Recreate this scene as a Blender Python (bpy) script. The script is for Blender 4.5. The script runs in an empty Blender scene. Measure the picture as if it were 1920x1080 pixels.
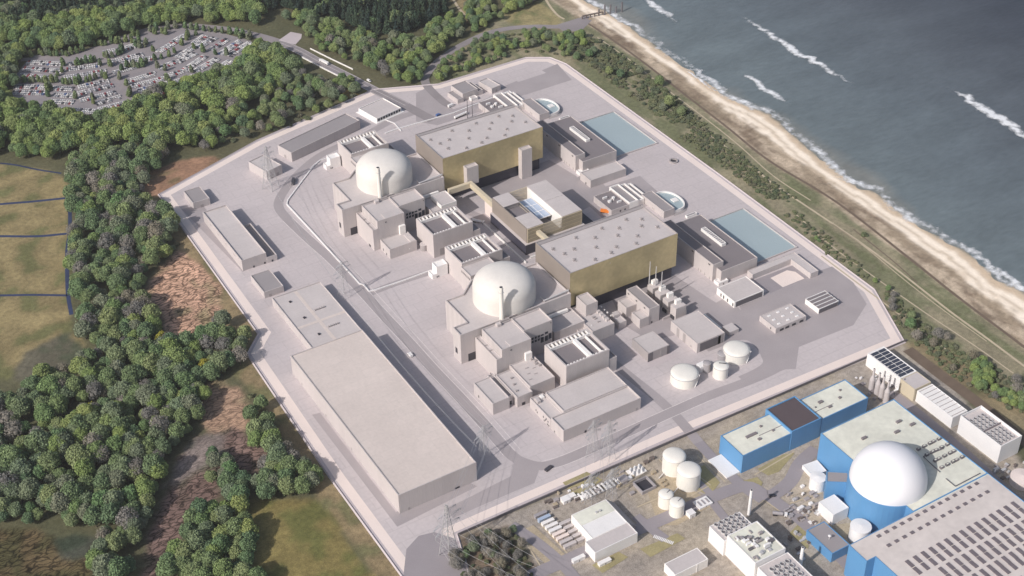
import bpy, math, random
import numpy as np
from mathutils import Matrix, Vector

random.seed(7)
RNG = np.random.default_rng(7)
scene = bpy.context.scene
col = scene.collection
R = math.radians

# ------------------------------------------------------------------ camera
# site frame: X along the turbine halls towards the sea, Y inland up the coast, metres
FPX = 2664.9                                   # focal length in pixels of a 1920 px wide frame
PITCH, ROLL, YAW = R(36.236), R(-1.035), R(30.66)
CAM = np.array([-529.2, -891.8, 760.0])
_c, _s = math.cos(YAW), math.sin(YAW)
def _rot(v):                                   # camera heading frame -> site frame
    return np.array([_c * v[0] + _s * v[1], -_s * v[0] + _c * v[1], v[2]])
_rt, _up = np.array([1., 0, 0]), np.array([0, math.sin(PITCH), math.cos(PITCH)])
C_FWD = _rot(np.array([0, math.cos(PITCH), -math.sin(PITCH)]))
C_RT = _rot(math.cos(ROLL) * _rt + math.sin(ROLL) * _up)
C_UP = _rot(-math.sin(ROLL) * _rt + math.cos(ROLL) * _up)
cd = bpy.data.cameras.new('camera')
cd.sensor_width = 36.0
cd.lens = FPX / 1920 * 36
cd.clip_start, cd.clip_end = 1.0, 20000.0
cam = bpy.data.objects.new('camera', cd)
col.objects.link(cam)
cam.matrix_world = Matrix(((C_RT[0], C_UP[0], -C_FWD[0], CAM[0]), (C_RT[1], C_UP[1], -C_FWD[1], CAM[1]),
                           (C_RT[2], C_UP[2], -C_FWD[2], CAM[2]), (0, 0, 0, 1)))
scene.camera = cam

# ------------------------------------------------------------------ sky, sun, exposure
SUN_EL, SHADOW = R(36), R(12)                  # shadows run along +X, 12 degrees towards +Y
world = bpy.data.worlds.new('World')
scene.world = world
world.use_nodes = True
wn, wl = world.node_tree.nodes, world.node_tree.links
wn.clear()
sky = wn.new('ShaderNodeTexSky')
sky.sky_type = 'NISHITA'
sky.sun_disc = False
sky.sun_elevation = SUN_EL
sky.sun_rotation = R(258)
sky.dust_density = 2.5
sky.ozone_density = 0.3
bg = wn.new('ShaderNodeBackground')
bg.inputs[1].default_value = 0.12
wo = wn.new('ShaderNodeOutputWorld')
wl.new(sky.outputs[0], bg.inputs[0])
wl.new(bg.outputs[0], wo.inputs[0])
sl = bpy.data.lights.new('sun', 'SUN')
sl.energy = 4.1
sl.angle = R(0.5)
sl.color = (1.0, 0.958, 0.925)
so = bpy.data.objects.new('sun', sl)
col.objects.link(so)
_d = Vector((math.cos(SHADOW) * math.cos(SUN_EL), math.sin(SHADOW) * math.cos(SUN_EL), -math.sin(SUN_EL)))
so.rotation_euler = _d.to_track_quat('-Z', 'Y').to_euler()
scene.view_settings.view_transform = 'Standard'
scene.view_settings.look = 'None'
scene.view_settings.exposure = -0.08
scene.view_settings.gamma = 1.0

# ------------------------------------------------------------------ survey: photo pixel (1920 x 1080) at a known height -> site metres
def at(x, y, z=0.0):
    d = C_RT * ((x - 960) / FPX) - C_UP * ((y - 540) / FPX) + C_FWD
    t = (z - CAM[2]) / d[2]
    p = CAM + t * d
    return np.array([p[0], p[1], z])
def at2(pts, z=0.0):
    return [tuple(at(x, y, z)[:2]) for x, y in pts]
def px(p):
    v = np.asarray(p, float) - CAM
    w = v @ C_FWD
    return 960 + FPX * (v @ C_RT) / w, 540 - FPX * (v @ C_UP) / w, w
def zm(ox, oy, k):                             # an enlarged crop of the survey photo
    return lambda x, y: (ox + x / k, oy + y / k)
def hgt(top, bot):
    b = at(*bot)
    best = (1e9, 0)
    for i in range(0, 1600):
        z = i * .05
        q = px(b + np.array([0, 0, z]))
        best = min(best, (math.hypot(q[0] - top[0], q[1] - top[1]), z))
    return best[1]
def quad4(L, N, Rr, z, snap=True):             # roof corners left, near, right -> ground rectangle N, R, back, L
    l, n, r = at(*L, z)[:2], at(*N, z)[:2], at(*Rr, z)[:2]
    if snap:
        x0, x1 = (l[0] + n[0]) / 2, r[0]
        y0, y1 = (n[1] + r[1]) / 2, l[1]
        return [(x0, y0), (x1, y0), (x1, y1), (x0, y1)]
    u = (r - n) / np.linalg.norm(r - n)
    v = np.array([-u[1], u[0]])
    w, d = np.linalg.norm(r - n), (l - n) @ v
    return [tuple(n), tuple(n + u * w), tuple(n + u * w + v * d), tuple(n + v * d)]

# ------------------------------------------------------------------ materials
def lin(c):
    return tuple((v / 255 / 12.92) if v / 255 <= .04045 else ((v / 255 + .055) / 1.055) ** 2.4 for v in c)
def mat(name, rgb, rough=.75, var=.10, scale=.08, spec=.25, metal=0.0, bump=0.0, fine=.06, fscale=1.5, streak=False, seam=0.0, seamk=.93):
    """surface colour as seen in flat daylight (0-255), broken up by two noises"""
    m = bpy.data.materials.new(name)
    m.use_nodes = True
    n, l = m.node_tree.nodes, m.node_tree.links
    b = n['Principled BSDF']
    c = lin(rgb)
    b.inputs['Roughness'].default_value = rough
    b.inputs['Metallic'].default_value = metal
    b.inputs['Specular IOR Level'].default_value = spec
    tc = n.new('ShaderNodeTexCoord')
    mp = n.new('ShaderNodeMapping')
    if streak: mp.inputs['Scale'].default_value = (1, 1, .12)
    l.new(tc.outputs['Object'], mp.inputs[0])
    def noise(sc, det):
        t = n.new('ShaderNodeTexNoise')
        t.inputs['Scale'].default_value = sc
        t.inputs['Detail'].default_value = det
        l.new(mp.outputs[0], t.inputs['Vector'])
        return t
    a, f = noise(scale, 6), noise(fscale, 3)
    def ramp(src, amp):
        r = n.new('ShaderNodeMapRange')
        r.inputs[1].default_value, r.inputs[2].default_value = .25, .75
        r.inputs[3].default_value, r.inputs[4].default_value = 1 - amp, 1 + amp
        l.new(src.outputs['Fac'], r.inputs[0])
        return r
    ra, rf = ramp(a, var), ramp(f, fine)
    mu = n.new('ShaderNodeMath'); mu.operation = 'MULTIPLY'
    l.new(ra.outputs[0], mu.inputs[0]); l.new(rf.outputs[0], mu.inputs[1])
    if seam:                                   # joints between slabs, sheets or panels
        bk = n.new('ShaderNodeTexBrick'); bk.offset = .5
        for k_ in ('Color1', 'Color2'): bk.inputs[k_].default_value = (1, 1, 1, 1)
        bk.inputs['Color2'].default_value = (.965, .965, .965, 1)
        bk.inputs['Mortar'].default_value = (seamk, seamk, seamk, 1)
        bk.inputs['Scale'].default_value = 1.0 / seam
        bk.inputs['Mortar Size'].default_value = .018; bk.inputs['Brick Width'].default_value = 1.0; bk.inputs['Row Height'].default_value = .6
        l.new(tc.outputs['Object'], bk.inputs['Vector'])
        m2 = n.new('ShaderNodeMath'); m2.operation = 'MULTIPLY'
        l.new(mu.outputs[0], m2.inputs[0]); l.new(bk.outputs['Color'], m2.inputs[1]); mu = m2
    vm = n.new('ShaderNodeVectorMath'); vm.operation = 'SCALE'
    vm.inputs[0].default_value = c
    l.new(mu.outputs[0], vm.inputs['Scale'])
    l.new(vm.outputs[0], b.inputs['Base Color'])
    if bump:
        bp = n.new('ShaderNodeBump')
        bp.inputs['Strength'].default_value = bump
        bp.inputs['Distance'].default_value = .5
        l.new(f.outputs['Fac'], bp.inputs['Height'])
        l.new(bp.outputs[0], b.inputs['Normal'])
    return m

M = {}
M['concrete'] = mat('pale_concrete', (191, 182, 182), .85, .08, .012, .2, fine=.06, fscale=.35, seam=22.0, seamk=.90)
M['cream'] = mat('cream_path', (228, 213, 205), .85, .05, .03, .2)
M['lilac'] = mat('path_edge', (188, 178, 179), .85, .05, .03, .2)
M['asphalt'] = mat('worn_asphalt', (163, 155, 156), .85, .07, .04, .2, fine=.06)
M['asphalt2'] = mat('grey_asphalt', (150, 143, 146), .85, .06, .04, .2)
M['roadold'] = mat('old_road', (142, 135, 136), .85, .12, .05, .2)
M['wall'] = mat('wall_cladding', (192, 184, 182), .7, .06, .05, .3, fine=.05, streak=True, seam=7.0, seamk=.92)
M['wallw'] = mat('white_wall', (232, 228, 224), .7, .03, .05, .3, fine=.03, streak=True)
M['walld'] = mat('grey_wall', (160, 153, 152), .7, .05, .05, .3, streak=True)
M['roof'] = mat('pale_roof', (194, 186, 184), .8, .07, .04, .2, fine=.04, fscale=.5, seam=9.0, seamk=.93)
M['roofc'] = mat('cream_roof', (206, 194, 187), .8, .06, .025, .2, fine=.05, fscale=.4, seam=16.0, seamk=.94)
M['roofg'] = mat('grey_roof', (150, 144, 145), .8, .06, .05, .2)
M['roofd'] = mat('dark_roof', (128, 121, 123), .8, .06, .05, .2)
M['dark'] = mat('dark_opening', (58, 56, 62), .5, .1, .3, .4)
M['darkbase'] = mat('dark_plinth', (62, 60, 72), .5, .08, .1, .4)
M['glassd'] = mat('dark_glazing', (52, 56, 66), .15, .15, .3, .5)
M['gold'] = mat('gold_cladding', (190, 176, 136), .42, .26, .035, .5, metal=.35, fine=.10, fscale=.25)  # broad noise paints the uneven reflections of the metal into its colour
M['goldpale'] = mat('pale_gold_cladding', (206, 194, 170), .55, .05, .05, .4, metal=.1)
M['bronze_dimgold'] = mat('bronze_and_dimmed_gold', (158, 147, 138), .5, .06, .05, .4, metal=.25)
M['dome'] = mat('dome_concrete', (214, 209, 203), .8, .06, .06, .25, fine=.03, fscale=.3)
M['white'] = mat('white_paint', (230, 227, 225), .5, .03, .1, .35)
M['domeb'] = mat('white_dome_paint', (228, 227, 230), .45, .01, .05, .35, fine=.01)
M['tank'] = mat('tank_paint', (226, 222, 214), .55, .05, .1, .35, streak=True)
M['tankg'] = mat('grey_tank', (158, 153, 155), .55, .05, .1, .35)
M['blue'] = mat('blue_cladding', (92, 142, 186), .5, .07, .04, .4, fine=.03, streak=True)
M['blued'] = mat('deep_blue_trim', (82, 118, 168), .5, .05, .1, .4)
M['roofgreen'] = mat('algae_roof', (214, 213, 200), .8, .12, .05, .2, fine=.08, fscale=.25)
M['roofpink'] = mat('weathered_roof', (205, 196, 191), .8, .08, .04, .2, fine=.07, fscale=.2)
M['brown'] = mat('brown_roof', (90, 80, 83), .8, .06, .1, .2)
M['slot'] = mat('rooflight_glazing', (112, 104, 108), .5, .1, .2, .4)
M['curtain'] = mat('curtain_wall_glazing', (104, 98, 96), .3, .12, .3, .5)  # dark glass behind the office fins
M['steel'] = mat('galvanised_steel', (196, 194, 194), .5, .05, .5, .5, metal=.2)
M['steeld'] = mat('dark_steel', (104, 100, 104), .6, .05, .5, .4)
M['glassb'] = mat('blue_glass', (168, 182, 202), .2, .05, .2, .5)
M['poolwater'] = mat('basin_water', (160, 174, 178), .45, .03, .02, .3)
M['pv'] = mat('solar_cells', (62, 66, 78), .25, .08, .5, .5)
M['gravel'] = mat('pale_gravel', (180, 168, 152), .9, .15, .06, .1, fine=.2, fscale=1.0)
M['orange'] = mat('orange_paint', (226, 128, 52), .5, .05, .5, .4)
M['red'] = mat('red_paint', (165, 72, 74), .4, .03, .5, .5)
M['bluecar'] = mat('blue_paint', (82, 108, 160), .4, .03, .5, .5)
M['darkcar'] = mat('dark_paint', (70, 68, 74), .4, .03, .5, .5)
M['silver'] = mat('silver_paint', (178, 178, 182), .35, .03, .5, .5)
M['rubber'] = mat('tyre_rubber', (40, 40, 42), .8, .05, .5, .2)
M['green'] = mat('short_grass', (158, 148, 112), .9, .16, .06, .1, fine=.15, fscale=.8)
M['soil'] = mat('dry_soil', (172, 158, 136), .9, .14, .06, .1, fine=.18, fscale=.7)
M['timber'] = mat('weathered_timber', (110, 100, 95), .8, .1, .4, .2)
M['bark'] = mat('bark', (92, 84, 74), .9, .15, .6, .1)
M['rock'] = mat('pale_rock', (186, 178, 166), .85, .15, .3, .2)

# ------------------------------------------------------------------ mesh builder
class MB:
    def __init__(s): s.v, s.f, s.mi, s.mats = [], [], [], []; s.cur = 0
    def use(s, m):
        if m not in s.mats: s.mats.append(m)
        s.cur = s.mats.index(m); return s
    def face(s, pts):
        i = len(s.v); s.v += [tuple(map(float, p)) for p in pts]
        s.f.append(tuple(range(i, i + len(pts)))); s.mi.append(s.cur)
    def prism(s, poly, z0, z1, top=True, bottom=False):
        n = len(poly)
        for i in range(n):
            a, b = poly[i], poly[(i + 1) % n]
            s.face([(a[0], a[1], z0), (b[0], b[1], z0), (b[0], b[1], z1), (a[0], a[1], z1)])
        if top: s.face([(p[0], p[1], z1) for p in poly])
        if bottom: s.face([(p[0], p[1], z0) for p in reversed(poly)])
        return s
    def box(s, x0, x1, y0, y1, z0, z1):
        return s.prism([(x0, y0), (x1, y0), (x1, y1), (x0, y1)], z0, z1, True, True)
    def rbox(s, cx, cy, ang, lx, ly, z0, z1):
        c, k = math.cos(ang), math.sin(ang)
        P = [(cx + c * a * lx / 2 - k * b * ly / 2, cy + k * a * lx / 2 + c * b * ly / 2) for a, b in ((-1, -1), (1, -1), (1, 1), (-1, 1))]
        return s.prism(P, z0, z1, True, True)
    def lathe(s, x, y, prof, n=32, cap=True):
        base = len(s.v)
        for r, z in prof:
            for k in range(n):
                a = 2 * math.pi * k / n
                s.v.append((x + r * math.cos(a), y + r * math.sin(a), z))
        for j in range(len(prof) - 1):
            for k in range(n):
                a, b = base + j * n + k, base + j * n + (k + 1) % n
                s.f.append((a, b, b + n, a + n)); s.mi.append(s.cur)
        if cap:
            j = base + (len(prof) - 1) * n
            s.f.append(tuple(range(j, j + n))); s.mi.append(s.cur)
        return s
    def cyl(s, x, y, z0, z1, r0, r1=None, n=20):
        return s.lathe(x, y, [(r0, z0), (r0 if r1 is None else r1, z1)], n)
    def bar(s, p, q, r, n=4):
        p, q = Vector(p), Vector(q)
        d = (q - p).normalized()
        u = d.cross(Vector((0, 0, 1)) if abs(d.z) < .9 else Vector((1, 0, 0))).normalized()
        w = d.cross(u)
        ring = [[c + u * r * math.cos(2 * math.pi * (k + .5) / n) + w * r * math.sin(2 * math.pi * (k + .5) / n) for k in range(n)] for c in (p, q)]
        for k in range(n):
            s.face([ring[0][k], ring[0][(k + 1) % n], ring[1][(k + 1) % n], ring[1][k]])
        s.face(list(reversed(ring[0]))); s.face(ring[1])
        return s
    def build(s, name, parent=None, mat=None, smooth=False):
        me = bpy.data.meshes.new(name)
        off = np.array(parent_loc(parent)) if parent else np.zeros(3)
        vv = np.array(s.v, float) - off
        me.from_pydata(vv.tolist(), [], s.f)
        for m in ([mat] if mat else s.mats): me.materials.append(M[m] if isinstance(m, str) else m)
        if not mat: me.polygons.foreach_set('material_index', s.mi)
        if smooth: me.polygons.foreach_set('use_smooth', [True] * len(me.polygons))
        me.update()
        o = bpy.data.objects.new(name, me)
        col.objects.link(o)
        if parent: o.parent = parent
        return o
def parent_loc(p):
    v = np.array(p.location)
    while p.parent: p = p.parent; v = v + np.array(p.location)
    return v
def tag(o, label=None, cat=None, group=None, kind=None):
    if label: o['label'] = label
    if cat: o['category'] = cat
    if group: o['group'] = group
    if kind: o['kind'] = kind
    return o
def empty(name, label, cat, loc, group=None):
    o = bpy.data.objects.new(name, None)
    o.empty_display_size = 2
    col.objects.link(o)
    o.location = tuple(map(float, loc))
    return tag(o, label, cat, group)
def inset(poly, d):
    n, out = len(poly), []
    for i in range(n):
        p0, p1, p2 = np.array(poly[i - 1]), np.array(poly[i]), np.array(poly[(i + 1) % n])
        e0, e1 = (p1 - p0) / np.linalg.norm(p1 - p0), (p2 - p1) / np.linalg.norm(p2 - p1)
        n0, n1 = np.array([-e0[1], e0[0]]), np.array([-e1[1], e1[0]])
        k = 1 + n0 @ n1
        out.append(tuple(p1 + (n0 + n1) * d / max(k, .3)))
    return out
def ccw(poly):
    a = sum(poly[i - 1][0] * poly[i][1] - poly[i][0] * poly[i - 1][1] for i in range(len(poly)))
    return list(poly) if a > 0 else list(reversed(poly))
def walls_roof(root, poly, z1, wall='wall', roof='roof', z0=0.0, par=.9, th=.6):
    poly = ccw(poly)
    ins = inset(poly, th)
    w = MB().use(wall)
    w.prism(poly, z0, z1, top=False)
    w.prism(list(reversed(ins)), z1 - par, z1, top=False)
    n = len(poly)
    for i in range(n):
        j = (i + 1) % n
        w.face([(*poly[i], z1), (*poly[j], z1), (*ins[j], z1), (*ins[i], z1)])
    wo_ = w.build('wall', root)
    ro = MB().use(roof)
    ro.face([(*p, z1 - par) for p in ins])
    r_ = ro.build('roof', root)
    return wo_, r_
def bld(name, label, cat, poly, z1, wall='wall', roof='roof', group=None, **k):
    poly = ccw(poly)
    c = np.mean(np.array(poly), axis=0)
    root = empty(name, label, cat, (c[0], c[1], k.get('z0', 0.0)), group)
    walls_roof(root, poly, z1, wall, roof, **k)
    root_poly[root.name] = poly
    return root
root_poly = {}
def op(root, p0, p1, s, zc, w, h, m='dark', name='window', d=.12):
    """a shallow panel on the wall that runs p0 -> p1 (outside on the right hand)"""
    p0, p1 = np.array(p0, float), np.array(p1, float)
    L = np.linalg.norm(p1 - p0); u = (p1 - p0) / L; nn = np.array([u[1], -u[0]])
    c = p0 + u * L * s
    b = MB().use(m)
    P = [c - u * w / 2 - nn * .3, c - u * w / 2 + nn * d, c + u * w / 2 + nn * d, c + u * w / 2 - nn * .3]
    b.prism(ccw([tuple(q) for q in P]), zc - h / 2, zc + h / 2, True, True)
    return b.build(name, root)
def wallseg(root, side, poly=None):
    P = poly or root_poly[root.name]               # rectangles start at the near corner: front wall = 0-1, left wall = 3-0
    return (P[0], P[1]) if side == 'front' else (P[3], P[0])
def sub_box(root, name, x0, x1, y0, y1, z0, z1, m):
    return MB().use(m).box(x0, x1, y0, y1, z0, z1).build(name, root)
def sheet(name, poly, z, m, kind='structure', label=None, cat=None):
    b = MB().use(m)
    b.face([(*p, z) for p in ccw(poly)])
    o = b.build(name)
    if kind: o['kind'] = kind
    if label: tag(o, label, cat)
    return o
def smooth_path(pts, n=6):
    P = [np.array(p, float) for p in pts]
    P = [2 * P[0] - P[1]] + P + [2 * P[-1] - P[-2]]
    out = []
    for i in range(1, len(P) - 2):
        for k in range(n):
            t = k / n
            a, b, c, d = P[i - 1], P[i], P[i + 1], P[i + 2]
            out.append(.5 * (2 * b + (c - a) * t + (2 * a - 5 * b + 4 * c - d) * t * t + (3 * b - a - 3 * c + d) * t ** 3))
    out.append(P[-2])
    return out
def ribbon(name, pts, width, z, m, kind='structure', n=6, height=0.0, label=None, cat=None):
    """a strip along a smoothed centre line (site metres)"""
    P = smooth_path(pts, n) if n > 1 else [np.array(p, float) for p in pts]
    b = MB().use(m)
    Ls, Rs = [], []
    for i in range(len(P)):
        t = P[min(i + 1, len(P) - 1)] - P[max(i - 1, 0)]
        t /= np.linalg.norm(t)
        w = width(i / (len(P) - 1)) if callable(width) else width
        nn = np.array([-t[1], t[0]]) * w / 2
        Ls.append(P[i] + nn); Rs.append(P[i] - nn)
    for i in range(len(P) - 1):
        b.face([(*Rs[i], z), (*Rs[i + 1], z), (*Ls[i + 1], z), (*Ls[i], z)])
        if height:
            b.face([(*Rs[i], z - height), (*Rs[i + 1], z - height), (*Rs[i + 1], z), (*Rs[i], z)])
            b.face([(*Ls[i + 1], z - height), (*Ls[i], z - height), (*Ls[i], z), (*Ls[i + 1], z)])
    if height:
        for i, sgn in ((0, 1), (-1, -1)):
            f = [(*Ls[i], z - height), (*Rs[i], z - height), (*Rs[i], z), (*Ls[i], z)]
            b.face(f if sgn > 0 else list(reversed(f)))
    o = b.build(name)
    if kind: o['kind'] = kind
    if label: tag(o, label, cat)
    return o

# ------------------------------------------------------------------ ground: one sheet, zones by what covers it
def vnoise(x, y, s, seed):
    g = np.random.default_rng(seed).random((64, 64))
    u, v = x / s, y / s
    i, j = np.floor(u).astype(int), np.floor(v).astype(int)
    a, b = u - i, v - j
    a, b = a * a * (3 - 2 * a), b * b * (3 - 2 * b)
    G_ = lambda p, q: g[p % 64, q % 64]
    return (G_(i, j) * (1 - a) + G_(i + 1, j) * a) * (1 - b) + (G_(i, j + 1) * (1 - a) + G_(i + 1, j + 1) * a) * b
def fbm(x, y, s, seed, o=4):
    t, amp, tot = 0, 1, 0
    for k in range(o):
        t = t + amp * vnoise(x + 17.3 * k, y - 9.1 * k, s / 2 ** k, seed + k); tot += amp; amp *= .55
    return t / tot
def inside(poly, x, y):
    r = np.zeros(x.shape, bool)
    n = len(poly)
    for i in range(n):
        (x0, y0), (x1, y1) = poly[i - 1], poly[i]
        if y0 == y1: continue
        c = ((y0 > y) != (y1 > y)) & (x < (x1 - x0) * (y - y0) / (y1 - y0) + x0)
        r ^= c
    return r

# the shore (edge of the water), seaward edge of the dry beach, landward edge of the beach, foot of the dune grass
SHORE = at2([(960, -75), (1040, -40), (1095, 0), (1160, 36), (1232, 90), (1292, 131), (1370, 184), (1442, 216), (1522, 285), (1602, 347), (1642, 362), (1684, 396), (1752, 440), (1822, 481), (1872, 526), (1922, 550), (2050, 640), (2200, 745)])
BEACH = at2([(930, -95), (1000, -52), (1050, -14), (1093, 22), (1160, 62), (1227, 108), (1292, 152), (1360, 204), (1440, 258), (1520, 318), (1600, 372), (1640, 397), (1740, 473), (1822, 533), (1920, 604), (2050, 702), (2200, 815)])
GRASSE = at2([(900, -75), (1000, -20), (1050, 12), (1093, 40), (1165, 90), (1227, 132), (1292, 182), (1360, 240), (1440, 302), (1537, 360), (1653, 452), (1717, 496), (1800, 562), (1922, 654), (2050, 750), (2200, 860)])
FAR = [(1500, 1500), (2500, 0), (1500, -1500)]
Z_SEA = SHORE + [(700, -700), (3000, -1500), (3000, 2500), (-200, 2500)]
Z_SAND = BEACH + [(800, -800), (3000, -1500), (3000, 2500), (-300, 2500)]
Z_SHINGLE = GRASSE + [(780, -800), (3000, -1500), (3000, 2500), (-350, 2500)]
zones = [   
    ([(838, 1010), (960, 985), (1010, 1060), (1030, 1150), (900, 1150)], (118, 104, 90), .3, 5),   # (photo outline, colour, cracked, ragged edge in metres)
    ([(-60, 300), (0, 306), (104, 322), (128, 345), (130, 440), (128, 560), (140, 610), (165, 660), (120, 700), (-80, 720)], (134, 121, 88), 0, 3),
    ([(20, 690), (50, 660), (80, 642), (128, 628), (140, 640), (165, 665), (110, 705), (40, 715)], (98, 94, 80), 0, 6),
    ([(-60, 985), (40, 998), (185, 1005), (180, 1100), (-80, 1120)], (104, 90, 66), 1, 4),
    ([(95, 1010), (150, 1000), (188, 1008), (170, 1050), (110, 1060)], (78, 80, 70), .3, 5),
    ([(275, 325), (330, 300), (400, 292), (420, 300), (300, 370), (262, 372)], (150, 118, 96), .2, 4),
    ([(262, 372), (300, 368), (486, 622), (466, 660), (500, 720), (560, 800), (762, 1085), (705, 1085), (600, 940), (520, 800), (480, 745), (440, 700), (420, 610), (330, 450)], (136, 120, 92), 0, 3),
    ([(300, 500), (336, 470), (372, 492), (412, 540), (416, 590), (385, 618), (358, 642), (325, 640), (306, 600), (268, 548)], (196, 158, 134), 1, 4),
    ([(386, 715), (420, 716), (452, 745), (470, 790), (450, 842), (410, 838), (378, 800)], (172, 142, 120), .7, 6),
    ([(440, 800), (500, 842), (480, 892), (420, 920), (340, 1000), (330, 1100), (250, 1100), (285, 980), (330, 880), (360, 820)], (128, 106, 98), 1, 5),
    ([(345, 830), (420, 815), (428, 845), (360, 890), (310, 920)], (132, 120, 114), .5, 6),
    ([(462, 938), (600, 936), (640, 1000), (715, 1095), (480, 1100)], (128, 116, 74), .12, 4),
    ([(640, 190), (700, 160), (680, 185), (640, 165)], (150, 128, 80), 0, 2),
    ([(1690, 640), (1760, 640), (1830, 690), (1960, 780), (1960, 860), (1800, 740), (1700, 660)], (128, 116, 92), 0, 6),
    ([(940, 15), (1010, -5), (1060, 50), (1000, 60), (950, 40)], (140, 130, 96), 0, 5),
    ([(840, -10), (905, -10), (880, 45)], (140, 126, 96), 0, 4),
]
gx = np.concatenate([[-9000, -4000, -1800, -900], np.arange(-620, 1050, 3.0), [1300, 2000, 4000, 9000]])
gy = np.concatenate([[-9000, -4000, -1800, -900], np.arange(-600, 1010, 3.0), [1300, 2000, 4000, 9000]])
GX, GY = np.meshgrid(gx, gy)
def warp(amp, seed):
    return GX + (fbm(GX, GY, 22, seed) - .5) * 2.4 * amp, GY + (fbm(GX, GY, 22, seed + 50) - .5) * 2.4 * amp
colr = np.empty(GX.shape + (4,))
n1 = fbm(GX, GY, 60, 3)[..., None]
colr[..., :3] = np.array(lin((84, 86, 64))) * (1 - n1) + np.array(lin((100, 96, 74))) * n1
colr[..., 3] = 0
def paint(mask, c, crack=0.0):
    colr[mask, :3] = np.array(lin(c)); colr[mask, 3] = crack
wx, wy = warp(5, 11)
t_ = fbm(GX, GY, 26, 21)
# heath east of the station, dune grass, shingle, sand
east = inside(at2([(800, 170), (830, 110), (930, 40), (1010, -60), (1400, 150), (1990, 640), (2200, 900), (1900, 800), (1700, 650), (1640, 545), (1060, 118), (985, 108)]), wx, wy)
paint(east & (t_ < .5), (118, 118, 92)); paint(east & (t_ >= .5), (132, 128, 104))
paint(east & (t_ > .60), (146, 138, 114))
wx, wy = warp(3.5, 31)
sh = inside(Z_SHINGLE, wx, wy)
_sd = np.array(SHORE[9]) - np.array(SHORE[3]); _sd /= np.linalg.norm(_sd); SU, SV = GX * _sd[0] + GY * _sd[1], -GX * _sd[1] + GY * _sd[0]
paint(east & (fbm(SU / 7, SV, 12, 33) > .56), (140, 132, 110)); paint(east & (fbm(SU / 7, SV, 9, 36) > .62), (112, 114, 86))
paint(sh, (190, 173, 152)); paint(sh & (fbm(SU / 6, SV, 8, 41) > .52), (158, 142, 122)); paint(sh & (fbm(SU / 6, SV, 5, 47) > .60), (126, 110, 94)); paint(sh & (fbm(GX, GY, 5, 147) > .66), (146, 132, 114))
wx, wy = warp(2.5, 61)
sd = inside(Z_SAND, wx, wy)
paint(sd, (250, 236, 218)); paint(sd & (fbm(SU / 5, SV, 9, 77) > .60), (232, 215, 194))
for off, w, c in ((11, 1.3, (178, 158, 132)), (19, 1.0, (196, 176, 148))):      # tide lines
    S = np.array(SHORE); a, b = S[3], S[-3]; u = (b - a) / np.linalg.norm(b - a)
shore_d = np.full(GX.shape, 1e9)
S = np.array(SHORE)
for i in range(len(S) - 1):
    a, b = S[i], S[i + 1]; ab = b - a
    t = np.clip(((GX - a[0]) * ab[0] + (GY - a[1]) * ab[1]) / (ab @ ab), 0, 1)
    shore_d = np.minimum(shore_d, np.hypot(GX - a[0] - t * ab[0], GY - a[1] - t * ab[1]))
sd2 = shore_d + (fbm(GX, GY, 40, 90) - .5) * 12
paint(sd & (sd2 < 8), (204, 184, 160)); paint(sd & (sd2 > 15) & (sd2 < 18), (186, 168, 144)); paint(sd & (sd2 > 25) & (sd2 < 27), (176, 160, 140)); paint(sd & (sd2 > 60), (228, 211, 188))
seam = inside(Z_SEA, GX, GY)
paint(seam, (120, 120, 112))
site_b = inside(at2([(1697, 640), (1270, 822), (858, 1003), (880, 1100), (1000, 1250), (2100, 1250), (2000, 900), (1920, 870), (1800, 740)]), GX, GY)
paint(site_b, (162, 152, 141)); paint(site_b & (t_ > .55), (157, 148, 139)); paint(site_b & (t_ < .4), (167, 156, 141))
for k, (outl, c, crack, rag) in enumerate(zones):
    wx, wy = warp(rag, 100 + 7 * k)
    m_ = inside(at2(outl), wx, wy)
    q = fbm(GX, GY, 18, 300 + k)
    paint(m_, c, crack)
    paint(m_ & (q > .58), (c[0] * .82, c[1] * .90, c[2] * .84), crack); paint(m_ & (q < .40), tuple(min(255, v * 1.10) for v in c), crack)
for _ in range(1):                                                    # soften the joins by one cell
    p = np.pad(colr, ((1, 1), (1, 1), (0, 0)), mode='edge')
    colr = (p[1:-1, 1:-1] * 2 + p[:-2, 1:-1] + p[2:, 1:-1] + p[1:-1, :-2] + p[1:-1, 2:]) / 6
GZ = np.where(seam & (shore_d > 6), -1.5 - np.minimum(shore_d, 200) * .03, 0.0)
nx, ny = len(gx), len(gy)
me = bpy.data.meshes.new('ground')
idx = np.arange(nx * ny).reshape(ny, nx)
fc = np.stack([idx[:-1, :-1], idx[:-1, 1:], idx[1:, 1:], idx[1:, :-1]], -1).reshape(-1, 4)
me.vertices.add(nx * ny)
me.vertices.foreach_set('co', np.stack([GX, GY, GZ], -1).ravel())
me.loops.add(fc.size); me.polygons.add(len(fc))
me.loops.foreach_set('vertex_index', fc.ravel().astype(np.int32))
me.polygons.foreach_set('loop_start', np.arange(0, fc.size, 4, dtype=np.int32))
am_ = me.attributes.new('calm', 'FLOAT', 'POINT'); am_.data.foreach_set('value', np.clip(sd * 1.0, 0, 1).ravel().astype(np.float32))
at_ = me.attributes.new('cover', 'FLOAT_COLOR', 'POINT')
at_.data.foreach_set('color', colr.reshape(-1, 4).ravel().astype(np.float32))
me.update(); me.validate()
gm = bpy.data.materials.new('ground_cover'); gm.use_nodes = True
n, l = gm.node_tree.nodes, gm.node_tree.links
b = n['Principled BSDF']; b.inputs['Roughness'].default_value = .95; b.inputs['Specular IOR Level'].default_value = .1
at_n = n.new('ShaderNodeAttribute'); at_n.attribute_name = 'cover'
tc = n.new('ShaderNodeTexCoord')
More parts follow.
